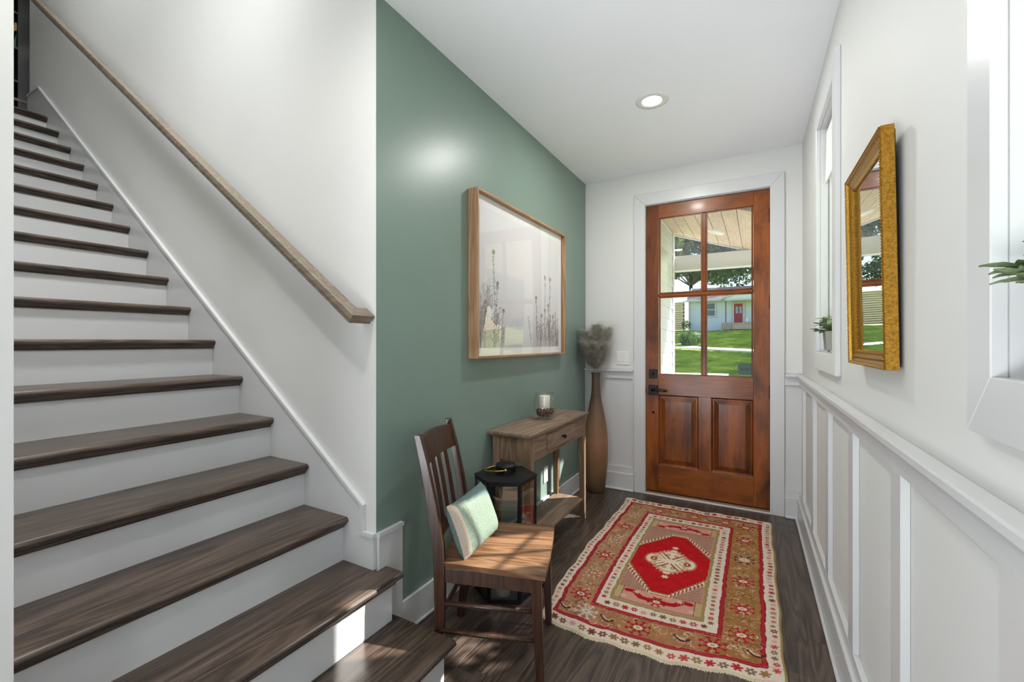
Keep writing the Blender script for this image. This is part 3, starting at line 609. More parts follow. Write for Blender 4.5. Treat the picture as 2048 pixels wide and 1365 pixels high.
for k in range(420):
    t = random.random(); z = .024+.05*t; rmax = .060+.14*(z-.024); r = (rmax-.008)*math.sqrt(random.random()); an = random.uniform(0, 2*PI)
    if z > .040 and r < .040: r = .044+.012*random.random()
    if z > .062 and math.cos(an+.6) < 0.1: continue
    c = Vector((jc[0]+r*math.cos(an), jc[1]+r*math.sin(an), jc[2]+z)); q = [Vector([random.uniform(-1, 1) for _ in range(3)]).normalized()*random.uniform(.006, .010) for _ in range(3)]
    m.add([c+q[0], c+q[1], c-q[0], c-q[1], c+q[2]*.6], [(0, 1, 4), (1, 2, 4), (2, 3, 4), (3, 0, 4), (3, 2, 1, 0)])
tag(m.build('potpourri', M['pot'], fix=False), 'brown dried petals heaped around the candle in the glass hurricane', 'potpourri', kind='stuff')

# ------------------------------------------------------------------ tall vase and pampas plumes
vc = (-1.225, 3.655, 0.0)
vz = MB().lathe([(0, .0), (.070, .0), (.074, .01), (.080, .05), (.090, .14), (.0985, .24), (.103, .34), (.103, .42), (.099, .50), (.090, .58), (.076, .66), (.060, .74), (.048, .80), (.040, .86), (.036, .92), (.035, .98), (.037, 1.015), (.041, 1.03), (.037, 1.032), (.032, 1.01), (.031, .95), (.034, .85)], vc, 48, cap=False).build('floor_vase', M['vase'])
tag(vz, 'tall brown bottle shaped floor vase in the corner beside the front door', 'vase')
M['plume'] = leafy('pampas_plume', (158, 154, 138), (196, 193, 182), (226, 226, 222), 30, .9, .4)
PL = ((.2, .100, 1.40, 1.0, 'right-hand fluffy grey plume in the floor vase, in front of the white wall'), (1.6, .05, 1.43, 1.0, 'tallest fluffy grey plume, at the back of the bunch in the floor vase'), (3.1, .105, 1.38, 1.0, 'left-hand fluffy grey plume in the floor vase, against the green wall'),
      (4.2, .085, 1.28, 1.05, 'lower left fluffy grey plume at the front of the bunch in the floor vase'), (5.3, .10, 1.27, 1.05, 'pale silvery plume drooping at the lower right of the bunch in the floor vase'))
for k, (an, out, ht, sz, lab) in enumerate(PL):
    rr = random.Random(k); tip = Vector((vc[0]+out*math.cos(an), vc[1]+out*math.sin(an)*.8-.02, ht)); base = Vector((vc[0]+.010*math.cos(an), vc[1]+.010*math.sin(an), .80))
    mid = Vector((vc[0]+.014*math.cos(an), vc[1]+.014*math.sin(an), 1.035)); tt = (tip-mid).normalized()
    def cp(t): return mid.lerp(tip, t)+Vector((0, 0, .02))*math.sin(PI*t)
    m = MB().tube([base, mid, cp(.4), cp(.9)], .0022, 5)
    for q in range(1900):
        t = rr.uniform(.06, 1.0)**.85; p = cp(t); env = .024+.080*sz*math.sin(PI*min(1, .08+.80*t))**.8
        a2 = rr.uniform(0, 2*PI); o_ = Vector((math.cos(a2), math.sin(a2), 0)); L = env*rr.uniform(.75, 1.15)
        p1 = p+o_*L*.62+tt*L*.45; p2 = p+o_*L*1.0+tt*L*rr.uniform(.3, .9)
        for v_ in (p1, p2): v_.x = max(v_.x, -1.376); v_.y = min(v_.y, 3.812)
        w_ = tt.cross(o_)*.0011; m.add([p-w_, p+w_, p1+w_*1.2, p1-w_*1.2], [(0, 1, 2, 3)]); m.add([p1-w_, p1+w_, p2], [(0, 1, 2)])
    o = m.build('grass_plume', M['plume'], fix=False); tag(o, lab, 'dried flower', 'pampas plumes in the floor vase')

# ------------------------------------------------------------------ lantern with candles
lc = Vector((-1.155, 1.978, 0)); LA = math.radians(27.4)
ln = empty('lantern', lc, 0, 'large black six sided metal lantern with glass sides and brass ring handle', 'lantern')
def hexp(r, z): return [(lc.x+r*math.cos(LA+k*PI/3), lc.y+r*math.sin(LA+k*PI/3), z) for k in range(6)]
def hexring(m, ro, ri, z0, z1):
    A = hexp(ro, z0)+hexp(ro, z1)+hexp(ri, z0)+hexp(ri, z1); fs = []
    for k in range(6):
        j = (k+1) % 6; fs += [(k, j, 6+j, 6+k), (12+j, 12+k, 18+k, 18+j), (6+k, 6+j, 18+j, 18+k), (j, k, 12+k, 12+j)]
    m.add(A, fs)
m = MB(); hexring(m, .163, .138, 0, .022); m.add(hexp(.162, .004)+hexp(.162, .010), [(5, 4, 3, 2, 1, 0), (6, 7, 8, 9, 10, 11)]+[(k, (k+1) % 6, 6+(k+1) % 6, 6+k) for k in range(6)]); m.build('base', M['black'], ln)
m = MB(); hexring(m, .163, .146, .582, .600); m.build('top_ring', M['black'], ln)
m = MB(); m.add(hexp(.166, .598)+hexp(.166, .604)+hexp(.085, .612), [(5, 4, 3, 2, 1, 0)]+[(k, (k+1) % 6, 6+(k+1) % 6, 6+k) for k in range(6)]+[(6+k, 6+(k+1) % 6, 12+(k+1) % 6, 12+k) for k in range(6)]+[(12, 13, 14, 15, 16, 17)]); m.build('roof', M['black'], ln)
for k in range(6):
    p = hexp(.157, 0)[k]; an = LA+k*PI/3; u = Vector((math.cos(an), math.sin(an), 0)); v = Vector((-u.y, u.x, 0)); c0 = Vector(p)
    pts = [c0-u*.009-v*.011, c0+u*.005-v*.0065, c0+u*.005+v*.0065, c0-u*.009+v*.011]
    MB().hexa([q+Vector((0, 0, .010)) for q in pts]+[q+Vector((0, 0, .598)) for q in pts]).build('post', M['black'], ln)
    p2 = hexp(.157, 0)[(k+1) % 6]; a_, b_ = Vector(p), Vector(p2); n_ = ((a_+b_)/2-lc).normalized()*.001
    d_ = (b_-a_).normalized()*.006
    MB().hexa([a_+d_-n_+Vector((0, 0, .02)), b_-d_-n_+Vector((0, 0, .02)), b_-d_+n_+Vector((0, 0, .02)), a_+d_+n_+Vector((0, 0, .02)), a_+d_-n_+Vector((0, 0, .585)), b_-d_-n_+Vector((0, 0, .585)), b_-d_+n_+Vector((0, 0, .585)), a_+d_+n_+Vector((0, 0, .585))]).build('pane', M['lant'], ln)
lid = MB().lathe([(.052, .640), (.054, .642), (.054, .652), (.051, .656), (0, .658)], lc, 40, smooth=True).build('cap', M['black'], ln)
m = MB().lathe([(.050, .610), (.0515, .610), (.0515, .616), (.050, .616)], lc, 40, smooth=False, cap=False)
for k in range(4):
    a0 = .35+k*PI/2
    for e in range(6):
        a1, a2 = a0+e*.11, a0+(e+1)*.11; P = [(lc.x+r*math.cos(a), lc.y+r*math.sin(a)) for a in (a1, a2) for r in (.049, .0515)]
        m.hexa([(*P[0], .611), (*P[1], .611), (*P[3], .611), (*P[2], .611), (*P[0], .643), (*P[1], .643), (*P[3], .643), (*P[2], .643)])
m.build('vent_collar', M['black'], ln)
ha = math.radians(209); hc = Vector((lc.x, lc.y, 0)); hu = Vector((math.cos(ha), math.sin(ha), 0)); hv = Vector((-hu.y, hu.x, 0))
pts = [hc+hv*(.056*math.cos(t))+hu*(.108*math.sin(t))+Vector((0, 0, .636-.012*math.sin(t))) for t in [PI*k/22 for k in range(23)]]
MB().tube(pts, [.0035+.0012*math.sin(PI*k/22) for k in range(23)], 10).tube([pts[0]-hv*.008, pts[0]+hv*.006], .008, 12).tube([pts[-1]-hv*.006, pts[-1]+hv*.008], .008, 12).build('ring_handle', M['brass'], ln)
for (x, y, r, h, lab) in ((-1.135, 1.915, .038, .125, 'taller white pillar candle at the front inside the black lantern'), (-1.118, 2.030, .036, .095, 'shorter white pillar candle at the back inside the black lantern')):
    tag(MB().lathe([(0, .0105), (r, .0105), (r, h-.003), (r-.004, h), (0, h-.006)], (x, y, 0), 28).build('candle', M['candle']), lab, 'candle')

# ------------------------------------------------------------------ chair
CH = math.radians(19.5); fmx, fmy = -.773, 1.667      # local axes: x forward, y to the chair's left; origin under the seat front
ch = empty('wooden_chair', (fmx, fmy, 0), CH, 'dark brown wooden side chair with slatted back and worn seat in sunlight', 'chair')
SZ = .435; D = .39
def L(mb, name, mat, bevel=.002, seg=1): return mb.build(name, mat, ch, bevel, local=True, seg=seg)
# seat: shaped board, saddled a little
nx_, ny_ = 14, 14; vs = []; 
def outline(u, v):   # u 0 back..1 front, v -1..1
    w = .196+(.228-.196)*u; x = -D-.02+(D+.035)*u; y = v*w; x += .012*(1-v*v)*max(0, u-.8)*5*.4
    return x, y
top, bot = [], []
for i in range(nx_+1):
    for j in range(ny_+1):
        u, v = i/nx_, -1+2*j/ny_; x, y = outline(u, v); e = min(1, (1-abs(v))*5, (1-u)*5, u*8+.3); dz = -.010*max(0, 1-((v/.85)**2))*math.sin(PI*min(1, max(0, u)))*1.0-.006*(1-e)**2
        top.append((x, y, SZ+dz+.004)); bot.append((x*.995, y*.985, SZ-.024))
N1 = nx_+1; N2 = ny_+1; fs = []
idx = lambda i, j: i*N2+j
for i in range(nx_):
    for j in range(ny_): fs.append((idx(i, j), idx(i+1, j), idx(i+1, j+1), idx(i, j+1))); fs.append(tuple(N1*N2+q for q in (idx(i, j), idx(i, j+1), idx(i+1, j+1), idx(i+1, j))))
brd = [idx(i, 0) for i in range(N1)]+[idx(nx_, j) for j in range(1, N2)]+[idx(i, ny_) for i in range(nx_-1, -1, -1)]+[idx(0, j) for j in range(ny_-1, 0, -1)]
for a, b in zip(brd, brd[1:]+brd[:1]): fs.append((b, a, N1*N2+a, N1*N2+b))
L(MB().add(top+bot, fs, False), 'seat', M['seat'], 0)
def taper(p0, p1, s0, s1):   # square member from p0 (size s0) to p1
    return [(p0[0]-s0[0]/2, p0[1]-s0[1]/2, p0[2]), (p0[0]+s0[0]/2, p0[1]-s0[1]/2, p0[2]), (p0[0]+s0[0]/2, p0[1]+s0[1]/2, p0[2]), (p0[0]-s0[0]/2, p0[1]+s0[1]/2, p0[2]),
            (p1[0]-s1[0]/2, p1[1]-s1[1]/2, p1[2]), (p1[0]+s1[0]/2, p1[1]-s1[1]/2, p1[2]), (p1[0]+s1[0]/2, p1[1]+s1[1]/2, p1[2]), (p1[0]-s1[0]/2, p1[1]+s1[1]/2, p1[2])]
for s in (-1, 1):
    L(MB().hexa(taper((-.008, s*.180, 0), (-.022, s*.196, SZ-.022), (.028, .028), (.040, .038))), 'front_leg', M['chair'])
    # rear post from the floor to the crest, in one bent piece
    prof = [(-.035, 0, .032), (-.022, .12, .037), (-.016, .25, .042), (-.014, .40, .046), (-.020, .50, .044), (-.045, .66, .038), (-.078, .82, .032), (-.105, .928, .026)]
    vs = []; fs = []; w = .026
    for k, (x, z, t) in enumerate(prof):
        yy = s*(.162+.028*min(1, z/.42)); xx = -D+x
        vs += [(xx-t/2, yy-w/2, z), (xx+t/2, yy-w/2, z), (xx+t/2, yy+w/2, z), (xx-t/2, yy+w/2, z)]
    for k in range(len(prof)-1):
        for e in range(4): fs.append((4*k+e, 4*k+(e+1) % 4, 4*k+4+(e+1) % 4, 4*k+4+e))
    q = 4*(len(prof)-1); fs += [(3, 2, 1, 0), (q, q+1, q+2, q+3)]
    L(MB().add(vs, fs), 'back_post', M['chair'])
    L(MB().hexa(taper((-.03, s*.198, .40), (-.03, s*.198, .405), (.01, .01), (.01, .01))) if False else MB().hexa([(-D+.01, s*.190-.009, .355), (-.035, s*.204-.009, .355), (-.035, s*.204+.009, .355), (-D+.01, s*.190+.009, .355), (-D+.01, s*.190-.009, SZ-.024), (-.035, s*.204-.009, SZ-.024), (-.035, s*.204+.009, SZ-.024), (-D+.01, s*.190+.009, SZ-.024)]), 'side_apron', M['chair'])
    for z in (.270, .160): L(MB().tube([(-D-.01, s*.185, z-.003), (-D*.5, s*.188, z), (-.016, s*.189, z+.003)], [.009, .0115, .009], 12), 'side_stretcher', M['chair'], 0)
L(MB().box(-.034, -.016, -.178, .178, .355, SZ-.024), 'front_apron', M['chair'])
L(MB().box(-D-.02, -D-.004, -.176, .176, .360, SZ-.024), 'back_apron', M['chair'])
L(MB().tube([(-D-.014, -.18, .215), (-D-.014, .18, .215)], .0105, 12), 'back_stretcher', M['chair'], 0)
def backx(z): # centreline of the posts
    for (x0, z0, _), (x1, z1, _) in zip(prof[:-1], prof[1:]):
        if z0 <= z <= z1: return -D+x0+(x1-x0)*(z-z0)/(z1-z0)
    return -D+prof[-1][0]
def curved(z0, z1, sag, t, topc=0):
    n = 12; vs = []; fs = []
    for k in range(n+1):
        y = -.178+.356*k/n; b = sag*(1-(y/.178)**2); zt_ = z1+topc*(1-(y/.178)**2)
        for z, o in ((z0, -t/2), (z0, t/2), (zt_, t/2), (zt_, -t/2)): vs.append((backx(z)-b+o, y, z))
    for k in range(n):
        for e in range(4): fs.append((4*k+e, 4*k+(e+1) % 4, 4*k+4+(e+1) % 4, 4*k+4+e))
    fs += [(3, 2, 1, 0), (4*n, 4*n+1, 4*n+2, 4*n+3)]; return MB().add(vs, fs)
L(curved(.800, .902, .022, .018, .010), 'crest_rail', M['chair']); L(curved(.500, .540, .018, .016), 'lower_rail', M['chair'])
for y in (-.080, 0.0, .080):
    b = .018*(1-(y/.178)**2); w = .023; vs = []; fs = []; zz = [.52, .60, .68, .76, .815]
    for z in zz: vs += [(backx(z)-b-.005, y-w, z), (backx(z)-b+.005, y-w, z), (backx(z)-b+.005, y+w, z), (backx(z)-b-.005, y+w, z)]
    for k in range(4):
        for e in range(4): fs.append((4*k+e, 4*k+(e+1) % 4, 4*k+4+(e+1) % 4, 4*k+4+e))
    fs += [(3, 2, 1, 0), (16, 17, 18, 19)]; L(MB().add(vs, fs), 'slat', M['chair'], .001)

# cushion: sage linen centre, cream borders, blue-grey corner at the back edge
cu = empty('cushion', (fmx-.372*math.cos(CH)+.02*math.sin(CH), fmy-.372*math.sin(CH)-.02*math.cos(CH), 0), CH-math.radians(16), 'small sage green linen cushion with cream edging propped against the chair back', 'cushion')
M['linen'] = fabric('sage_linen', (92, 108, 94), (130, 143, 128), 420)
M['cream'] = fabric('cream_linen', (160, 146, 132), (182, 170, 154), 420); M['blue'] = fabric('blue_grey_linen', (84, 104, 102), (112, 132, 130), 420)
def cushion(w, h, t, n=22):
    fr, bk = [], []
    for i in range(n+1):
        for j in range(n+1):
            u, v = -1+2*i/n, -1+2*j/n; k = (1-u**4)*(1-v**4); k = max(0, k)**.55
            pin = 1-.05*(1-abs(u))*0-.07*(u*u)*(1-v*v)*0; x = u*w/2*(1-.07*(1-v*v)*abs(u)**6); z = v*h/2*(1-.09*(1-u*u)*abs(v)**6)
            wr = .0022*math.sin(17*u+9*v*v)*(abs(v)**3)+.003*math.sin(26*v+3*u)*max(0, (.9-abs(u-.78)*6))*k
            fr.append((x, z, t/2*k+wr)); bk.append((x, z, -t/2*k))
    return fr, bk, n
fr, bk, n = cushion(.285, .225, .108)
A = Vector((1, 0, 0)); tilt = math.radians(20); CX, CZ = .066, SZ+.112
def place(p):  # p=(across, up, thickness)
    a, u, t = p; roll = math.radians(-4); a, u = a*math.cos(roll)-u*math.sin(roll), a*math.sin(roll)+u*math.cos(roll)
    return (CX+t*math.cos(tilt)-u*math.sin(tilt), -a, CZ+u*math.cos(tilt)+t*math.sin(tilt))
def sheet(P, cond, flip):
    m = MB(); fs = []
    for i in range(n):
        for j in range(n):
            if cond((i+.5)/n, (j+.5)/n): q = (i*(n+1)+j, (i+1)*(n+1)+j, (i+1)*(n+1)+j+1, i*(n+1)+j+1); fs.append(q[::-1] if flip else q)
    m.add([place(p) for p in P], fs, True); return m
top_ = lambda i, j: j > 1.0-.30*(1-i)**1.3 or i < .05
mid = lambda i, j: i < .92 and not top_(i, j)
o = sheet(fr, mid, True).build('front_panel', M['linen'], cu, local=True); o['label'] = 'sage green linen front panel'
o = sheet(fr, lambda i, j: i >= .92 and not top_(i, j), True).build('border', M['cream'], cu, local=True); o['label'] = 'cream edging'
o = sheet(fr, top_, True).build('corner_panel', M['blue'], cu, local=True); o['label'] = 'blue grey corner along the top'
o = sheet(bk, lambda i, j: True, False).build('back_panel', M['blue'], cu, local=True); o['label'] = 'blue grey back panel'
se = MB().tube([place(fr[int(.80*n)*(n+1)+j][:2]+(fr[int(.80*n)*(n+1)+j][2]+.0006,)) for j in range(n+1)], .0009, 5).build('seam', M['cream'], cu, local=True)

# ------------------------------------------------------------------ gilt mirror on the right wall
mr = empty('wall_mirror', RW((.284, 1.627, 1.226)), 0, 'rectangular antique gold framed mirror hanging on the right wall between the windows', 'mirror')
MY0, MY1, MZ0, MZ1 = 1.400, 1.853, 1.226, 1.838
def MT(p):   # leans out at the top
    t = (p[2]-MZ0)/(MZ1-MZ0); return RW((p[0]-.010*t, p[1], p[2]))
secm = [(0, .274), (0, .2475), (.004, .2445), (.009, .246), (.012, .2525), (.018, .2545), (.024, .2515), (.029, .2555), (.034, .2585), (.039, .2565), (.043, .262), (.045, .2645), (.045, .274)]
def side(f0, f1, name):
    MB().prism(secm, f0, f1, smooth=False).build(name, M['gold'], mr, xf=MT)
side(lambda d, x: (x, MY0+d, MZ0+d), lambda d, x: (x, MY0+d, MZ1-d), 'frame_side'); side(lambda d, x: (x, MY1-d, MZ0+d), lambda d, x: (x, MY1-d, MZ1-d), 'frame_side')
side(lambda d, x: (x, MY0+d, MZ1-d), lambda d, x: (x, MY1-d, MZ1-d), 'frame_rail'); side(lambda d, x: (x, MY0+d, MZ0+d), lambda d, x: (x, MY1-d, MZ0+d), 'frame_rail')
boxo('mirror_glass', (.2645, .2655, MY0+.043, MY1-.043, MZ0+.043, MZ1-.043), M['mirror'], mr, 0, MT)
for d0, x0 in ((.003, .2445), (.044, .2632)):      # rope beading
    m = MB(); n_ = 62
    for (ya, yb, za, zb, n_) in ((MY0+d0, MY0+d0, MZ0+d0, MZ1-d0, 78), (MY1-d0, MY1-d0, MZ0+d0, MZ1-d0, 78), (MY0+d0, MY1-d0, MZ0+d0, MZ0+d0, 56), (MY0+d0, MY1-d0, MZ1-d0, MZ1-d0, 56)):
        for k in range(n_+1):
            t = k/n_; y, z = ya+(yb-ya)*t, za+(zb-za)*t; r = .0026
            m.add([(x0-r, y, z), (x0+r, y, z), (x0, y-r, z), (x0, y+r, z), (x0, y, z-r), (x0, y, z+r)], [(0, 2, 5), (0, 5, 3), (0, 3, 4), (0, 4, 2), (1, 5, 2), (1, 3, 5), (1, 4, 3), (1, 2, 4)])
    m.build('beading', M['gold'], mr, xf=MT, fix=False)['kind'] = 'stuff'
boxo('backing_board', (.274, .278, MY0+.01, MY1-.01, MZ0+.01, MZ1-.01), paint('dark_backing', (60, 40, 28), .8, .1, 0), mr, 0, MT)
boxo('hanging_cleat', (.2775, .2848, 1.60, 1.65, 1.70, 1.73), M['bronze'], mr, 0, RW)

# ------------------------------------------------------------------ plants on the window sills
def leaf(m, base, d, up, L_, w):
    d = d.normalized(); s = d.cross(up).normalized(); n_ = s.cross(d); P = []
    for t, k in ((0, .05), (.2, .7), (.5, 1), (.8, .6), (1, .02)):
        c = base+d*(L_*t)+n_*(-.18*L_*t*t); P += [c-s*w*k+n_*.10*w, c-n_*.12*w, c+s*w*k+n_*.10*w]
    m.add(P, [(3*i+j, 3*i+j+1, 3*i+3+j+1, 3*i+3+j) for i in range(4) for j in range(2)], True)
M['stone'] = paint('grey_planter', (146, 142, 136), .85, .08, .5, 50)
def sill_plant(cx, cy, n, R, Ls, label, w):
    b = RW((cx, cy, 1.2565)); p = empty('potted_plant', b, 0, label, 'potted plant')
    MB().hexa([(b[0]-.038, b[1]-.05, b[2]), (b[0]+.038, b[1]-.05, b[2]), (b[0]+.038, b[1]+.05, b[2]), (b[0]-.038, b[1]+.05, b[2]), (b[0]-.044, b[1]-.056, b[2]+.095), (b[0]+.044, b[1]-.056, b[2]+.095), (b[0]+.044, b[1]+.056, b[2]+.095), (b[0]-.044, b[1]+.056, b[2]+.095)]).build('planter', M['stone'], p, .002)
    rr = random.Random(int(cy*100)); c = Vector((b[0], b[1], b[2]+.090)); nst = 12; made = 0
    for s in range(nst):
        an = s*2.4; el = .05+1.0*rr.random(); tip = c+Vector((math.cos(an)*math.cos(el), math.sin(an)*math.cos(el), math.sin(el)*.9))*R*rr.uniform(.8, 1)
        MB().tube([Vector((c.x, c.y, b[2]+.09)), c.lerp(tip, .5), tip], .0012, 5).build('stem', M['leaf'], p)
        for q in range(n//nst):
            t = .35+.65*q/max(1, n//nst-1); bp = c.lerp(tip, t); a2 = q*2.3+rr.random(); dd = (tip-c).normalized()*.55+Vector((math.cos(a2), math.sin(a2), rr.uniform(-.3, .6)))*.8
            m = MB(); leaf(m, bp, dd, Vector((.1, .2, 1)), Ls*rr.uniform(.75, 1.1), w*rr.uniform(.8, 1.1)); m.build('leaf', M['leaf'], p, fix=False)
sill_plant(.318, 2.66, 288, .088, .036, 'leafy green plant in grey planter on the sill nearest the front door', .0095)
sill_plant(.335, .790, 288, .105, .036, 'green leafy plant on the near window sill at the right edge', .0105)

# ------------------------------------------------------------------ upper landing: dark bookcase and books
M['blk'] = paint('black_bookcase', (20, 19, 22), .5, .1, .05); M['redw'] = wood('red_brown_shelf', [(60, 24, 14), (104, 46, 28)], 1, 1, .4)
bc = empty('bookcase', (-6.75, 1.0, 3.2215), 0, 'tall black bookcase standing at the top of the stairs', 'bookcase')
boxo('side_panel', (-6.95, -6.6, .50, .53, 3.222, 5.3), M['blk'], bc); boxo('side_panel', (-6.95, -6.6, 1.392, 1.485, 3.222, 5.3), M['blk'], bc); boxo('back_panel', (-6.97, -6.95, .50, 1.485, 3.222, 5.3), M['blk'], bc)
for z in (3.24, 3.62, 3.96, 4.30, 4.66, 5.0, 5.28): boxo('shelf', (-6.95, -6.605, .53, 1.392, z, z+.022), M['blk'], bc, .001)
o = boxo('plinth_board', (-6.62, -6.592, .50, 1.485, 3.765, 3.795), M['redw'], bc, .002); o['label'] = 'red brown wooden shelf board'
b2 = empty('bookcase', (-6.1, 1.7, 3.2215), 0, 'black bookcase with slanting shelf edges beside the wall end at the stair head', 'bookcase')
boxo('back_panel', (-6.58, -5.85, 1.82, 1.84, 3.222, 5.3), M['blk'], b2); boxo('side_panel', (-6.58, -6.55, 1.50, 1.82, 3.222, 5.3), M['blk'], b2)
for z in (3.24, 3.62, 3.96, 4.30, 4.66, 5.0, 5.28): boxo('shelf', (-6.55, -5.85, 1.50, 1.82, z, z+.022), M['blk'], b2, .001)
def book(y, z, h, t, tilt_, mat, lab):
    r = empty('book', (-6.72, y, z), 0, lab, 'book', 'books on the landing bookcase'); r.rotation_euler = (tilt_, 0, 0)
    MB().box(-.09, .09, -t/2, -t/2+.003, 0, h).box(-.09, .09, t/2-.003, t/2, 0, h).box(.087, .09, -t/2, t/2, 0, h).build('cover', mat, r, local=True)
    MB().box(-.085, .087, -t/2+.003, t/2-.003, .003, h-.003).build('pages', M['candle'], r, local=True)
book(1.345, 4.323, .26, .030, -.18, plain('tan_cover', (176, 140, 88), .6), 'tan book leaning in the black bookcase at the stair head')
book(1.375, 4.323, .17, .028, -.02, plain('green_cover', (30, 92, 62), .6), 'dark green book in the black bookcase at the stair head')
#PART3
# ------------------------------------------------------------------ rug
RL, RWD = 1.75, 1.0
cv = Canvas(1.0, RL, 430, 740, (170, 126, 96)); X, Y = cv.X, cv.Y; U, V = X, Y/RL
CR, RD, RB, TN, PK, OL, DK, PP = (222, 206, 188), (158, 34, 42), (184, 26, 32), (168, 124, 88), (186, 138, 118), (160, 136, 88), (78, 40, 34), (214, 168, 150)
rr = random.Random(11); ng = rng.normal(0, 1, (80, 48)); 
def up(a, sh):   # smooth enlargement of a small noise field
    yi = np.linspace(0, a.shape[0]-1.001, sh[0]); xi = np.linspace(0, a.shape[1]-1.001, sh[1]); y0 = yi.astype(int); x0 = xi.astype(int); fy = (yi-y0)[:, None]; fx = (xi-x0)[None]
    return a[y0][:, x0]*(1-fy)*(1-fx)+a[y0+1][:, x0]*fy*(1-fx)+a[y0][:, x0+1]*(1-fy)*fx+a[y0+1][:, x0+1]*fy*fx
wob = up(ng, X.shape)
L1, L2, L3, L4, L5, L6 = .050, .070, .200, .220, .268, .282      # widths along x: cream, red, tan, red, cream, olive line
R1, R2, R3, R4, R5, R6 = .062, .082, .228, .248, .305, .320
B1, B2, B3, B4, B5, B6 = .075, .098, .222, .246, .315, .332      # along y in metres
dl_, dr_, db_ = X, 1.0-X, np.minimum(Y, RL-Y)
wv_ = .0022*wob
def inside(l, r, b): return (dl_+wv_ > l) & (dr_+wv_ > r) & (db_+wv_ > b)
cv.c[:] = CR
for l, r, b, c in ((L1, R1, B1, RD), (L2, R2, B2, TN), (L3, R3, B3, RD), (L4, R4, B4, CR), (L5, R5, B5, OL), (L6, R6, B6, PK)): cv.c[inside(l, r, b)] = c
# age: tan border drifts between pinkish and olive
tan = inside(L2, R2, B2) & ~inside(L3, R3, B3); cv.c[tan] += np.stack([wob*5-2, wob*4-2+8*(V-.5), wob*3-6+16*V*0], -1)[tan]
cv.c[tan & (X > .7)] += np.array([-8, -8, -16]); cv.c[tan & (X < .3)] += np.array([6, 6, 12])
for b, s in ((L1, 1), (L3, 1)):      # white zigzag specks in the red lines
    pass
for k in range(260):
    t = k/260*RL
    for xx in (.060, .210, 1-.072, 1-.238): cv.line((xx-.004, t), (xx+.004, t+.003), .0012, (206, 120, 116), .6) if (k % 2 == 0) else None
for k in range(150):
    t = k/150
    for yy in (.087, .234, RL-.087, RL-.234): cv.line((t, yy-.004), (t+.003, yy+.004), .0012, (206, 120, 116), .6)
def star(x, y, r, c, n=8, c2=None, a=1):
    for q in range(n): an = q*2*PI/n+.2; cv.line((x+r*.35*math.cos(an), y+r*.35*math.sin(an)), (x+r*.72*math.cos(an), y+r*.72*math.sin(an)), r*.24, c, a)
    cv.ell(x, y, r*.5, r*.5, c, a)
    if c2: cv.ell(x, y, r*.26, r*.26, c2, a)
def flower(x, y, r, ring, petal, ctr):
    for q in range(8):
        an = q*PI/4+.39; cv.line((x+r*.55*math.cos(an), y+r*.55*math.sin(an)), (x+r*math.cos(an), y+r*math.sin(an)), r*.07, petal)
        cv.ell(x+r*.95*math.cos(an), y+r*.95*math.sin(an), r*.22, r*.11, petal, .95, an+PI/2)
    cv.ell(x, y, r*.62, r*.62, ring); 
    for q in range(8): an = q*PI/4; cv.line((x, y), (x+r*.55*math.cos(an), y+r*.55*math.sin(an)), r*.04, TN)
    cv.ell(x, y, r*.42, r*.30, CR); cv.ell(x, y, r*.20, r*.13, ctr)
# small motifs in the two cream bands
pal = [(176, 40, 48), (150, 110, 70), (120, 96, 66), (190, 70, 66), (112, 60, 40), (206, 150, 140)]
def band(xc, y0, y1, n, r):
    for k in range(n): yy = y0+(y1-y0)*(k+.5)/n; star(xc+rr.uniform(-.003, .003), yy, r*rr.uniform(.8, 1.1), rr.choice(pal), 6, CR if k % 2 else None, .85); cv.line((xc-r*1.2, yy+(y1-y0)/n*.5), (xc+r*1.2, yy+(y1-y0)/n*.5), .0012, (176, 150, 120), .6)
def bandh(yc, x0, x1, n, r):
    for k in range(n): xx = x0+(x1-x0)*(k+.5)/n; star(xx, yc+rr.uniform(-.004, .004), r*rr.uniform(.85, 1.1), rr.choice(pal), 6, CR if k % 2 else None, .9)
band(.025, .05, RL-.05, 42, .014); band(1-.031, .05, RL-.05, 42, .016); band(.244, .30, RL-.30, 30, .014); band(1-.277, .30, RL-.30, 30, .015)
bandh(.040, .05, .95, 19, .022); bandh(RL-.040, .05, .95, 19, .022); bandh(.280, .25, .72, 11, .019); bandh(RL-.280, .25, .72, 11, .019)
# scrolls in the tan border
def squig(x, y, s, c, r=.0026):
    a0 = rr.uniform(0, 6.28); pts = []
    for k in range(7): t = k/6; pts.append((x+s*math.cos(a0+t*3.6)*(1-.35*t), y+s*math.sin(a0+t*3.6)*(1-.35*t)))
    cv.path(pts, r, c, .85)
for k in range(760):
    side_ = rr.random()
    if side_ < .34: x, y = rr.uniform(.082, .188), rr.uniform(.13, RL-.13)
    elif side_ < .70: x, y = rr.uniform(1-.215, 1-.095), rr.uniform(.13, RL-.13)
    elif side_ < .86: x, y = rr.uniform(.08, .92), rr.uniform(.105, .215)
    else: x, y = rr.uniform(.08, .92), rr.uniform(RL-.215, RL-.105)
    squig(x, y, rr.uniform(.008, .020), rr.choice([(222, 196, 168), (150, 92, 60), (206, 176, 146), (140, 108, 66), (190, 150, 112), (120, 84, 52)]), rr.uniform(.0014, .0026))
for k in range(2600):
    x, y = rr.uniform(.08, .91), rr.uniform(.13, RL-.13)
    if .21 < x < .77 and .25 < y < RL-.25: continue
    cv.ell(x, y, .0028, .0028, rr.choice([(206, 172, 140), (130, 92, 58), (216, 190, 160)]), .8)
xl, xr = .135, 1-.155
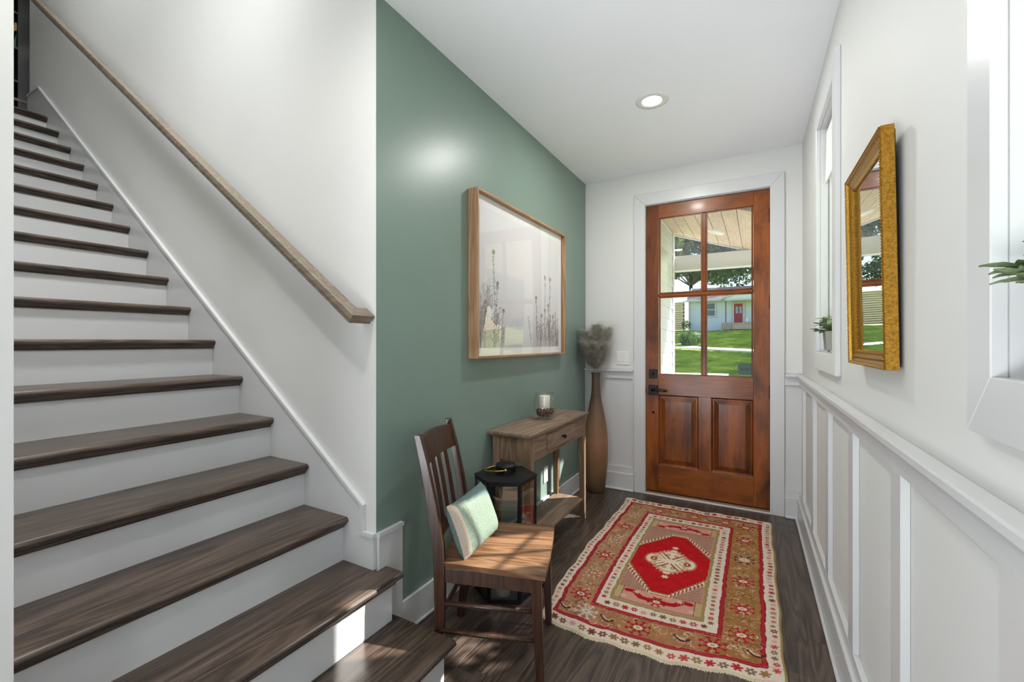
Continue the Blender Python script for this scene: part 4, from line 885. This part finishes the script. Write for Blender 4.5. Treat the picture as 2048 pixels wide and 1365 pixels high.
for k, y in enumerate((.28, .50, .73, .96, 1.19, 1.42)): flower(xl, y, .050 if k % 2 == 0 else .042, RD if k % 2 == 0 else (150, 96, 60), (176, 38, 44) if k % 2 == 0 else (214, 180, 160), RD)
for k, y in enumerate((.27, .49, .77, 1.04, 1.33, 1.56)): flower(xr, y, .052, (178, 44, 50) if k != 3 else (206, 186, 160), (170, 36, 44) if k != 3 else DK, (196, 150, 90))
for x in (.20, .44, .74): flower(x, .158, .054, RD if x != .20 else (190, 180, 170), (170, 32, 42) if x != .20 else (208, 196, 186), (170, 150, 90))
for x in (.28, .52, .72): flower(x, RL-.158, .050, (176, 60, 50), (150, 60, 50), TN)
def boomer(x, y, s, f=1):
    cv.path([(x-s, y+f*s*.7), (x-s*.2, y-f*s*.2), (x+s*.3, y-f*s*.35), (x+s, y+f*s*.1)], s*.20, DK); cv.path([(x-s*.75, y+f*s*.65), (x-s*.1, y+f*s*.02), (x+s*.5, y-f*s*.08)], s*.09, (224, 208, 190))
for x, y in ((.30, .150), (.62, .155), (.90, .150), (.09, .14), (.38, RL-.155), (.63, RL-.16), (.86, RL-.155), (.12, RL-.15)): boomer(x, y, .030)
for y in (.40, .63, .88, 1.10, 1.30): boomer(xr+rr.uniform(-.02, .02), y, .016, -1); boomer(xl+rr.uniform(-.02, .02), y-.02, .014)
# inner field with dark specks
fx0, fx1, fy0, fy1 = .285, 1-.322, .345, RL-.345
fld = inside(L6+.002, R6+.002, B6+.002); cv.c[fld] = (184, 140, 120)
for j in range(74):
    for i in range(26):
        x = fx0+.006+(fx1-fx0-.012)*(i+.5*(j % 2))/26; y = fy0+(fy1-fy0)*j/74; cv.ell(x, y, .0048, .0034, rr.choice([(96, 56, 50), (120, 70, 60), (84, 62, 60)]), .9)
# spandrel panels at the two ends
for (ya, yb, f) in ((.345, .465, 1), (RL-.465, RL-.345, -1)):
    pan = fld & (Y > ya) & (Y < yb); cv.c[pan] = (206, 150, 132); cv.c[pan & (X < fx0+.030)] = (188, 166, 120); cv.c[pan & (X > fx1-.030)] = (188, 160, 112)
    for e in (ya, yb): cv.line((fx0, e), (fx1, e), .003, (150, 110, 80))
    for e in (fx0+.030, fx1-.030): cv.line((e, ya), (e, yb), .0022, (120, 80, 56))
    yc = (ya+yb)/2; cxm = (fx0+fx1)/2
    cv.path([(fx0+.05, yc+.03*f), (fx0+.08, yc+.035*f), (fx0+.12, yc-.005*f), (cxm-.03, yc-.010*f), (cxm, yc+.008*f), (cxm+.03, yc-.010*f), (fx1-.12, yc-.005*f), (fx1-.08, yc+.035*f), (fx1-.05, yc+.03*f)][::1], .015, (170, 26, 34))
    flower(cxm, yc-.012*f, .042, (170, 26, 34), (170, 26, 34), (170, 150, 80))
    for dx in (-.10, .10, -.155, .155): flower(cxm+dx, yc-.030*f if abs(dx) > .12 else yc+.034*f, .020, (222, 190, 170), (206, 160, 140), (190, 60, 60))
# stepped hexagonal medallion
mx_, my_ = (fx0+fx1)/2, .475*RL+.005; hw_, hh_ = .200, .355
def stephex(gr):
    step = .022; yy = np.floor(np.abs(Y-my_)/step)*step; side_w = hw_+gr; lim = np.where(yy < .10+gr*.6, side_w, side_w-(yy-.10-gr*.6)*(side_w-.035)/(hh_+gr-.10-gr*.6))
    return (np.abs(X-mx_) < lim) & (np.abs(Y-my_) < hh_+gr) & fld
cv.c[stephex(.034)] = (212, 188, 160); cv.c[stephex(.028)] = (150, 60, 52); cv.c[stephex(.020)] = (222, 200, 172); cv.c[stephex(.010)] = (140, 122, 74); hx = stephex(0); cv.c[hx] = RB
cv.c[hx] += (wob[hx]*5)[:, None]*np.array([1, .4, .4])
def lobe(x, y, rx, ry): 
    cv.ell(x, y, rx*1.12, ry*1.12, (196, 150, 120), .9, 0, .1); cv.ell(x, y, rx, ry, (228, 212, 186), 1, 0, .08)
    for q in range(26): an = q*2*PI/26; cv.line((x+rx*.95*math.cos(an), y+ry*.95*math.sin(an)), (x+rx*1.22*math.cos(an), y+ry*1.22*math.sin(an)), .0016, (226, 206, 180), .9)
lobe(mx_-.085, my_, .045, .060); lobe(mx_+.085, my_, .045, .060); lobe(mx_, my_, .080, .125); lobe(mx_, my_+.12, .022, .030); lobe(mx_, my_-.12, .022, .030); lobe(mx_, my_, .080, .120)
for sx in (-1, 1):
    cv.ell(mx_+sx*.088, my_, .022, .028, (150, 130, 84)); cv.ell(mx_+sx*.088, my_, .015, .018, (180, 40, 40)); cv.ell(mx_+sx*.088, my_, .006, .010, (226, 210, 186))
    for sy in (-1, 1): cv.path([(mx_+sx*.05, my_+sy*.012), (mx_+sx*.10, my_+sy*.05), (mx_+sx*.06, my_+sy*.10), (mx_+sx*.02, my_+sy*.135)], .004, (196, 150, 116)); cv.path([(mx_+sx*.008, my_+sy*.03), (mx_+sx*.05, my_+sy*.085)], .005, (170, 60, 54)); cv.path([(mx_+sx*.03, my_+sy*.02), (mx_+sx*.062, my_+sy*.06)], .003, (120, 100, 70)); cv.ell(mx_+sx*.022, my_+sy*.075, .012, .016, (140, 100, 70)); cv.ell(mx_+sx*.022, my_+sy*.075, .006, .008, (226, 210, 186))
for sy in (-1, 1): star(mx_, my_+sy*.185, .020, (226, 206, 180), 6)
# worn outer edge, side cords
edge = np.minimum(np.minimum(dl_, dr_), db_); cv.c[edge < .008] = (206, 190, 160); cv.c[dr_ < .010] = (170, 150, 96); cv.c[(dl_ < .006)] = (196, 184, 140)
cv.c += rng.normal(0, 5.5, X.shape)[..., None]
cFL, cFR, cNL, cNR = np.array([-.945, 3.605]), np.array([.088, 3.612]), np.array([-.905, 1.842]), np.array([.098, 1.935])
def rugpos(U, V):
    u, v = U[..., None], V[..., None]; P = (1-u)*(1-v)*cNL+u*(1-v)*cNR+(1-u)*v*cFL+u*v*cFR
    b = np.sin(PI*np.clip(V, 0, 1)); P[..., 0] -= .024*np.sin(PI*np.clip(V*1.25, 0, 1))*(1-U)*1.0; P[..., 1] -= .055*np.sin(PI*U)*(1-V)
    P[..., 0] += (.005*np.sin(V*23)+.003*np.sin(V*61+1))*np.clip(1-U*6, 0, 1)+(.003*np.sin(V*19+2)+.002*np.sin(V*47))*np.clip(U*6-5, 0, 1); P[..., 1] += (.006*np.sin(U*17+1)+.005*np.sin(U*41))*(np.clip(1-V*8, 0, 1)+np.clip(V*8-7, 0, 1))
    z = .0075+.0012*np.sin(U*9+V*13)*np.sin(V*21)+.004*np.exp(-((V-.99)/.02)**2)*np.clip(np.sin(U*31), 0, 1)
    d = np.minimum(np.minimum(U, 1-U), np.minimum(V, 1-V)*1.7); z = z*np.clip(d/.006, 0.12, 1)
    return np.concatenate([P, z[..., None]], -1)
M['rug'] = attr_mat('woven_rug', .95, .22, 420, .8, .1)
rug = paint_grid('rug', 430, 740, rugpos, cv.c, M['rug']); rug.data.polygons.foreach_set('use_smooth', [True]*len(rug.data.polygons))
rg = empty('area_rug', (-.42, 2.75, 0), 0, 'worn red and tan oriental rug with a red medallion on the dark wood floor', 'rug')
rug.parent = rg; rug.matrix_parent_inverse = wmat(rg).inverted(); rug.name = 'pile'
m = MB()
for e in (0, 1):     # short fringe knots at both ends
    for k in range(240):
        u = (k+.5)/240; P = rugpos(np.array([[u]]), np.array([[float(e)]]))[0, 0]; s = -1 if e == 0 else 1; L_ = random.uniform(.003, .009); dx = random.uniform(-.005, .005)
        m.add([(P[0]-.0018, P[1], .004), (P[0]+.0018, P[1], .004), (P[0]+dx+.001, P[1]+s*L_, .0015), (P[0]+dx-.001, P[1]+s*L_, .0015)], [(0, 1, 2, 3)])
o = m.build('fringe', fabric('rug_fringe', (206, 190, 160), (226, 212, 188)), rg, fix=False); o['kind'] = 'stuff'

# ------------------------------------------------------------------ porch outside the front door
M['side'] = paint('white_siding', (206, 210, 220), .7, .03, .3, 40)
M['ext'] = paint('exterior_white_trim', (206, 208, 214), .6, .015, .05)
M['pine'] = wood('pine_porch_ceiling', [(186, 152, 124), (212, 184, 158), (226, 204, 182)], 1, 1, .5, .08, .08)
WX = -.902; YP = 5.70
ew = S(MB().box(WX-.12, WX-.012, 3.98, 5.56, -.4, 3.0).build('wall_porch', M['ext']))
z = -.12; k = 0
while z < 2.75:      # shake siding: staggered pieces, each row lapped over the one below
    y = 4.0-(.10 if k % 2 else 0); 
    while y < 5.56:
        w = random.uniform(.11, .24); a, b = max(4.0, y+.002), min(5.56, y+w-.002)
        if b-a > .02:
            dz = random.uniform(-.004, .004)
            MB().hexa([(WX-.012, a, z+dz), (WX+.004, a, z+dz), (WX+.004, b, z+dz), (WX-.012, b, z+dz), (WX-.012, a, z+.135), (WX-.008, a, z+.135), (WX-.008, b, z+.135), (WX-.012, b, z+.135)]).build('shingle', M['side'], ew)
        y += w
    z += .130; k += 1
boxo('corner_board', (WX-.13, WX+.012, 5.56, 5.66, -.4, 3.0), M['ext'], ew, .002)
bt = S(MB().box(-.91, -.842, 3.98, 4.02, 0, 2.56).box(.087, .155, 3.98, 4.02, 0, 2.56).box(-.91, .155, 3.98, 4.02, 2.400, 2.56).build('trim_6', M['ext'], None, .002))
def zc_(x): return 2.645-.342*(x+.92)
PR = .34
pc = S(MB().hexa([(WX, 3.98, zc_(WX)+.02), (PR, 3.98, zc_(PR)+.02), (PR, YP+.10, zc_(PR)+.02), (WX, YP+.10, zc_(WX)+.02), (WX, 3.98, zc_(WX)+.10), (PR, 3.98, zc_(PR)+.10), (PR, YP+.10, zc_(PR)+.10), (WX, YP+.10, zc_(WX)+.10)]).build('ceiling_porch', M['ext']))
x = WX; 
while x < PR-.02:
    a, b = x+.0025, min(x+.125, PR)-.0025; ya = 3.985
    for (y0_, y1_) in ((3.985, 3.985+random.uniform(.6, 1.5)), ):
        for (c, d) in ((y0_, y1_-.001), (y1_+.001, YP)):
            MB().hexa([(a, c, zc_(a)), (b, c, zc_(b)), (b, d, zc_(b)), (a, d, zc_(a)), (a, c, zc_(a)+.018), (b, c, zc_(b)+.018), (b, d, zc_(b)+.018), (a, d, zc_(a)+.018)]).build('plank', M['pine'], pc, .001)
    x += .125
MB().hexa([(WX-.02, YP, zc_(WX)-.012), (PR, YP, zc_(PR)-.012), (PR, YP+.03, zc_(PR)-.012), (WX-.02, YP+.03, zc_(WX)-.012), (WX-.02, YP, zc_(WX)+.12), (PR, YP, zc_(PR)+.12), (PR, YP+.03, zc_(PR)+.12), (WX-.02, YP+.03, zc_(WX)+.12)]).build('rake_board', M['ext'], pc)
bm_ = S(MB().box(WX+.0, PR, YP-.04, YP+.10, 2.175, 2.355).build('trim_7', M['ext'], None, .003))
boxo('porch_post', (PR-.12, PR, YP-.03, YP+.09, -.3, 2.175), M['ext'], bm_, .003)
pf_ = S(boxo('floor_porch', (WX, PR+.1, 3.98, YP+.3, -.14, -.02), paint('porch_concrete', (150, 147, 144), .8, .06, .3, 30)))
pll = empty('porch_light', (-.364, 5.2, zc_(-.364)), 0, 'flat round white light fixture on the wooden porch ceiling outside the door', 'light fixture')
def tiltc(v): x, y, z = v; return (-.385+x, 5.05+y, zc_(-.385+x)+z)
MB().lathe([(0, -.020), (.070, -.018), (.082, -.012), (.085, 0)], (0, 0, 0), 32, cap=False).build('disc', plain('fixture_white', (240, 238, 232), .4), pll, xf=tiltc)
MB().lathe([(.085, -.006), (.094, -.004), (.096, 0)], (0, 0, 0), 32, cap=False).build('rim', M['ext'], pll, xf=tiltc)

# ------------------------------------------------------------------ garden and street beyond
def gz(x, y):   # ground height
    t = np.clip((y-4)/12, 0, 1); z = -.25+0*t; z = z+np.clip(y-17, 0, 9.5)*.105; z = z+np.clip(y-26.5, 0, 13)*.118; return z
xs = np.linspace(-60, 60, 161); ys = np.concatenate([np.linspace(-25, 3.5, 20), np.linspace(4.1, 45, 150), np.linspace(46, 120, 30)]); GX, GY = np.meshgrid(xs, ys); GZ = gz(GX, GY)+.03*np.sin(GX*1.3+GY*.7)*np.clip((GY-8)/10, 0, 1)
msk = None
i = np.arange((len(ys)-1)*len(xs)).reshape(len(ys)-1, -1)[:, :-1].ravel(); F = np.stack([i, i+1, i+len(xs)+1, i+len(xs)], 1)
GZ = np.where((GY < 6) & (GX < 1.2), GZ-.15, GZ)
cF = GX.ravel()[F].mean(1), GY.ravel()[F].mean(1); F = F[~((cF[0] < .6) & (cF[1] < 3.9) & (cF[0] > -9))]
me = bpy.data.meshes.new('lawn'); me.from_pydata(np.stack([GX, GY, GZ], -1).reshape(-1, 3).tolist(), [], F.tolist()); me.materials.append(M['grass']); lw = bpy.data.objects.new('lawn', me); COL.objects.link(lw)
me.polygons.foreach_set('use_smooth', [True]*len(me.polygons)); lw['kind'] = 'structure'
m = MB(); 
for k in range(15000):      # tufts standing up out of the lawn in the part seen through the door
    y = 14.6+23*random.random()**.8; x = random.uniform(-.20, .05)*y-.02*y; z = float(gz(x, y)); h = random.uniform(.04, .12)*(1 if y < 27 else 1.8)
    if math.hypot(x+3.72, y-29.5) < 1.2 or abs((y-27.5)+.333*(x+3)) < .9: continue; w = .012*y/10*random.uniform(.6, 1.6); a = random.uniform(0, PI)
    m.add([(x-w*math.cos(a), y-w*math.sin(a), z-.01), (x+w*math.cos(a), y+w*math.sin(a), z-.01), (x+w*math.cos(a)*1.4, y, z+h), (x-w*math.cos(a), y+.02, z+h*.8)], [(0, 1, 2, 3)])
g_ = m.build('grass', M['grass'], fix=False); tag(g_, 'rough green lawn grass growing on the slope outside the front door', 'grass', kind='stuff')
# sidewalk
c0, c1 = Vector((-9, 29.5, 0)), Vector((3, 25.5, 0)); dv = (c1-c0).normalized(); nn = Vector((-dv.y, dv.x, 0)); L_ = (c1-c0).length; n_ = 10
sw_ = S(empty('path_1', (c0.x, c0.y, 0)))
M['conc'] = paint('sidewalk_concrete', (196, 190, 180), .85, .06, .2, 20, vscale=1)
for k in range(n_):
    a = c0+dv*(L_*k/n_+.01); b = c0+dv*(L_*(k+1)/n_-.01); q = [a, b, b+nn*1.1, a+nn*1.1]
    MB().hexa([(p.x, p.y, float(gz(p.x, p.y))-.05) for p in q]+[(p.x, p.y, float(gz(p.x, p.y))+.06) for p in q]).build('slab', M['conc'], sw_)

# neighbour's house
HY = 40.0; hb = 2.35
hs = empty('house', (-2.5, HY, hb), 0, 'small white sided house with grey shingle roof across the street', 'house')
M['hside'] = paint('house_siding', (232, 238, 246), .8, .02, 0); M['roof'] = paint('grey_shingles', (150, 140, 138), .95, .12, .3, 8, vscale=2)
m = MB(); z = hb-.3
while z < 4.86: m.hexa([(-5.05, HY, z), (5, HY, z), (5, HY+.02, z), (-5.05, HY+.02, z), (-5.05, HY+.03, z+.11), (5, HY+.03, z+.11), (5, HY+.05, z+.11), (-5.05, HY+.05, z+.11)]); z += .11
m.box(-5.05, 5, HY+.04, HY+7, hb-.4, 4.86); m.build('siding', M['hside'], hs)
m = MB(); nrow = 14
for k in range(nrow):   # lapped courses up to the ridge
    t0, t1 = k/nrow, (k+1)/nrow; ya, yb = HY-.45+3.95*t0, HY-.45+3.95*t1; za, zb = 4.80+1.42*t0, 4.80+1.42*t1
    m.hexa([(-5.30, ya, za), (5.2, ya, za), (5.2, yb, zb-.02), (-5.30, yb, zb-.02), (-5.30, ya, za+.05), (5.2, ya, za+.05), (5.2, yb, zb+.01), (-5.30, yb, zb+.01)])
m.hexa([(-5.30, HY+3.5, 6.22), (5.2, HY+3.5, 6.22), (5.2, HY+7.4, 4.8), (-5.30, HY+7.4, 4.8), (-5.30, HY+3.5, 6.27), (5.2, HY+3.5, 6.27), (5.2, HY+7.4, 4.85), (-5.30, HY+7.4, 4.85)])
m.build('roof', M['roof'], hs)
MB().prism([(HY, 4.8), (HY+3.5, 6.2), (HY+7, 4.8)], lambda a, b: (-5.05, a, b), lambda a, b: (-4.95, a, b)).build('gable_wall', M['hside'], hs)
boxo('fascia', (-5.35, 5.2, HY-.50, HY-.44, 4.72, 4.86), M['ext'], hs); boxo('corner_board', (-5.16, -5.0, HY-.03, HY+.02, hb-.3, 4.8), M['ext'], hs)
MB().prism([(HY-.45, 4.70), (HY+3.5, 6.2), (HY+3.5, 6.34), (HY-.5, 4.84)], lambda a, b: (-5.37, a, b), lambda a, b: (-5.29, a, b)).build('rake_board', M['ext'], hs)
wn = MB(); holes(wn, -4.0, -2.98, 3.36, 4.66, [(-3.86, -3.12, 3.52, 4.00), (-3.86, -3.12, 4.07, 4.54)], lambda m_, a, b, c, d: m_.box(a, b, HY-.06, HY+.02, c, d)); wn = wn.build('window', M['ext'], hs)
M['dkglass'] = plain('dark_window_glass', (86, 96, 104), .08)
for c, d in ((3.52, 4.00), (4.07, 4.54)): boxo('pane', (-3.86, -3.12, HY-.03, HY-.02, c, d), M['dkglass'], wn)
dd = boxo('door', (-1.68, -1.06, HY-.06, HY-.01, 2.90, 4.44), plain('red_door_paint', (176, 34, 50), .5), hs); dd['label'] = 'red front door'
for x in (-1.56, -1.30): boxo('pane', (x, x+.17, HY-.07, HY-.058, 3.66, 4.22), plain('pale_door_glass', (150, 168, 200), .2), dd)
m = MB(); holes(m, -1.86, -.88, 2.86, 4.64, [(-1.68, -1.06, 2.86, 4.44)], lambda m_, a, b, c, d: m_.box(a, b, HY-.08, HY+.0, c, d)); m.build('door_frame', M['ext'], hs)
po_ = MB().prism([(-2.55, 4.70), (-.90, 5.30), (.75, 4.70), (.75, 4.84), (-.90, 5.46), (-2.55, 4.84)], lambda a, b: (a, HY-1.5, b), lambda a, b: (a, HY, b)).build('porch_roof', M['ext'], hs)
MB().prism([(-2.35, 4.74), (-.90, 5.30), (.55, 4.74)], lambda a, b: (a, HY-1.42, b), lambda a, b: (a, HY-1.38, b)).build('gable_panel', M['hside'], hs)
boxo('ceiling_beam', (-2.3, .5, HY-1.45, HY-1.30, 4.60, 4.74), M['ext'], hs)
boxo('porch_post', (-2.24, -2.18, HY-1.42, HY-1.36, 2.84, 4.60), M['bronze'], hs); boxo('porch_post', (.42, .48, HY-1.42, HY-1.36, 2.84, 4.60), M['bronze'], hs)
boxo('porch_slab', (-2.5, .7, HY-1.6, HY, 2.3, 2.84), paint('porch_step_stone', (186, 166, 150), .9, .08, .2, 4), hs)
boxo('step', (-1.7, .2, HY-2.0, HY-1.6, 2.3, 2.66), paint('step_stone', (198, 176, 158), .9, .08, .2, 4), hs)
jr = MB().lathe([(0, 0), (.13, 0), (.16, .12), (.14, .30), (.09, .38), (.10, .42), (0, .42)], (-.70, HY-1.2, 2.845), 14).build('porch_urn', M['plastic']); tag(jr, 'small white urn on the porch of the house across the street', 'urn')
fc = empty('fence', (-5.9, HY-.6, 2.4), 0, 'unpainted horizontal board fence beside the white house across the street', 'fence')
M['fen'] = wood('fence_boards', [(150, 128, 84), (188, 166, 116), (206, 186, 140)], 0, .5, .8, .12)
for k in range(15): boxo('board', (-9.4, -5.42, HY-.62+(.02 if k % 2 else 0), HY-.60+(.02 if k % 2 else 0), 2.35+k*.158, 2.35+k*.158+.142), M['fen'], fc)
for x in (-5.52, -7.0, -8.6): boxo('post', (x, x+.1, HY-.60, HY-.50, 2.3, 4.80), M['fen'], fc)

def foliage(m, c, r, n, s, rr, squash=1.0):
    for _ in range(n):
        d = Vector((rr.gauss(0, 1), rr.gauss(0, 1), rr.gauss(0, 1))).normalized(); q = rr.random()**.35; p = Vector(c)+Vector((d.x*r, d.y*r, d.z*r*squash))*q
        a = Vector((rr.gauss(0, 1), rr.gauss(0, 1), rr.gauss(0, .7))).normalized(); b = a.cross(Vector((rr.gauss(0, 1), rr.gauss(0, 1), rr.gauss(0, 1)))).normalized(); e = s*rr.uniform(.6, 1.3)
        m.add([p-a*e, p-b*e*.55, p+a*e, p+b*e*.55], [(0, 1, 2, 3)])
def tree(x, y, H_, R_, blobs, n, leaf_, label, seed, trunk=.35, spread=1.0, low=.35):
    rr = random.Random(seed); z0 = float(gz(np.array(x), np.array(y))); t = empty('tree', (x, y, z0), 0, label, 'tree'); tm = MB(); tm.tube([(x, y, z0-.2), (x+.1, y, z0+H_*.3), (x-.1, y, z0+H_*.62)], [trunk, trunk*.8, trunk*.5], 8); m = MB()
    for k in range(blobs):
        an = rr.uniform(0, 2*PI); rad = R_*math.sqrt(rr.random())*spread; c = (x+rad*math.cos(an), y+rad*math.sin(an), z0+H_*(low+(.95-low)*rr.random())); foliage(m, c, R_*rr.uniform(.28, .42), n, leaf_, rr, .8)
        tm.tube([(x, y, z0+H_*.4), ((x+c[0])/2, (y+c[1])/2, z0+H_*.5), c], [trunk*.35, trunk*.2, .03], 5)
    tm.build('trunk', M['bark'], t, fix=False); m.build('crown', M['treeleaf'], t, fix=False)
tree(-12.5, 52, 15, 5.0, 26, 900, .20, 'large leafy tree behind the left end of the white house', 1)
tree(-8.5, 68, 18, 6.0, 22, 900, .26, 'green tree behind the roof ridge of the white house', 2, low=.5)
tree(3.4, 56, 15.5, 6.4, 34, 950, .20, 'broad dark green tree behind the right half of the white house', 3)
tree(14.0, 24.0, 10.0, 3.6, 16, 700, .14, 'leafy tree on the lawn seen mirrored in the framed print', 9, .22, low=.35)
tree(28.0, 56.0, 11.0, 7.0, 24, 800, .26, 'wide low tree in the distance beyond the street, far right', 15, .3, low=.06)
tree(17.5, 45.0, 12.0, 5.5, 22, 800, .20, 'low crowned tree on the lawn to the far right, nearer than the wide tree', 12, .3, low=.12)
tree(11.5, 34.0, 9.0, 3.4, 14, 700, .16, 'round leafy tree across the street, right of the white house', 13, .25, low=.22)
dp = S(boxo('path_2', (-4.0, 3.2, 6.2, 11.8, -.30, -.215), paint('driveway_concrete', (140, 138, 136), .85, .06, .2, 10, vscale=1)))
sh = MB(); rr = random.Random(3); bx_, by_ = -3.72, 29.5; bz_ = float(gz(bx_, by_))
for k in range(1400):
    a = rr.uniform(0, 2*PI); r0 = .5*math.sqrt(rr.random()); r1 = r0+rr.uniform(.05, .32); h = rr.uniform(.35, .92)*(1-.35*r0); p = Vector((bx_+r0*math.cos(a), by_+r0*math.sin(a), bz_)); q = Vector((bx_+r1*math.cos(a), by_+r1*math.sin(a), bz_+h)); e = Vector((bx_+(r1+.10)*math.cos(a), by_+(r1+.10)*math.sin(a), bz_+h*.86)); w = Vector((-math.sin(a), math.cos(a), 0))*.014
    sh.add([p-w, p+w, q+w, q-w, e], [(0, 1, 2, 3), (3, 2, 4)])
tag(sh.build('shrub', M['shrub'], fix=False), 'rounded clump of long green leaves on the lawn beside the sidewalk', 'shrub')
m = MB(); rr = random.Random(21)
for (x, y, z, r) in ((1.50, 3.45, .6, .62), (1.45, 3.50, 1.3, .66), (1.52, 3.42, 1.95, .60), (1.62, 3.85, 1.1, .6), (1.40, 3.05, 1.5, .60), (1.45, 2.95, .8, .6), (1.44, 3.2, 2.2, .42)): foliage(m, (x, y, z), r, 900, .045, rr)
tag(m.build('shrub', M['treeleaf'], fix=False), 'tall leafy evergreen shrub outside the window nearest the front door', 'shrub')
m = MB(); foliage(m, (-5.2, HY-1.0, 2.75), .42, 300, .07, random.Random(5)); tag(m.build('shrub', M['shrub'], fix=False), 'small green shrub at the corner of the white house by the fence', 'shrub')
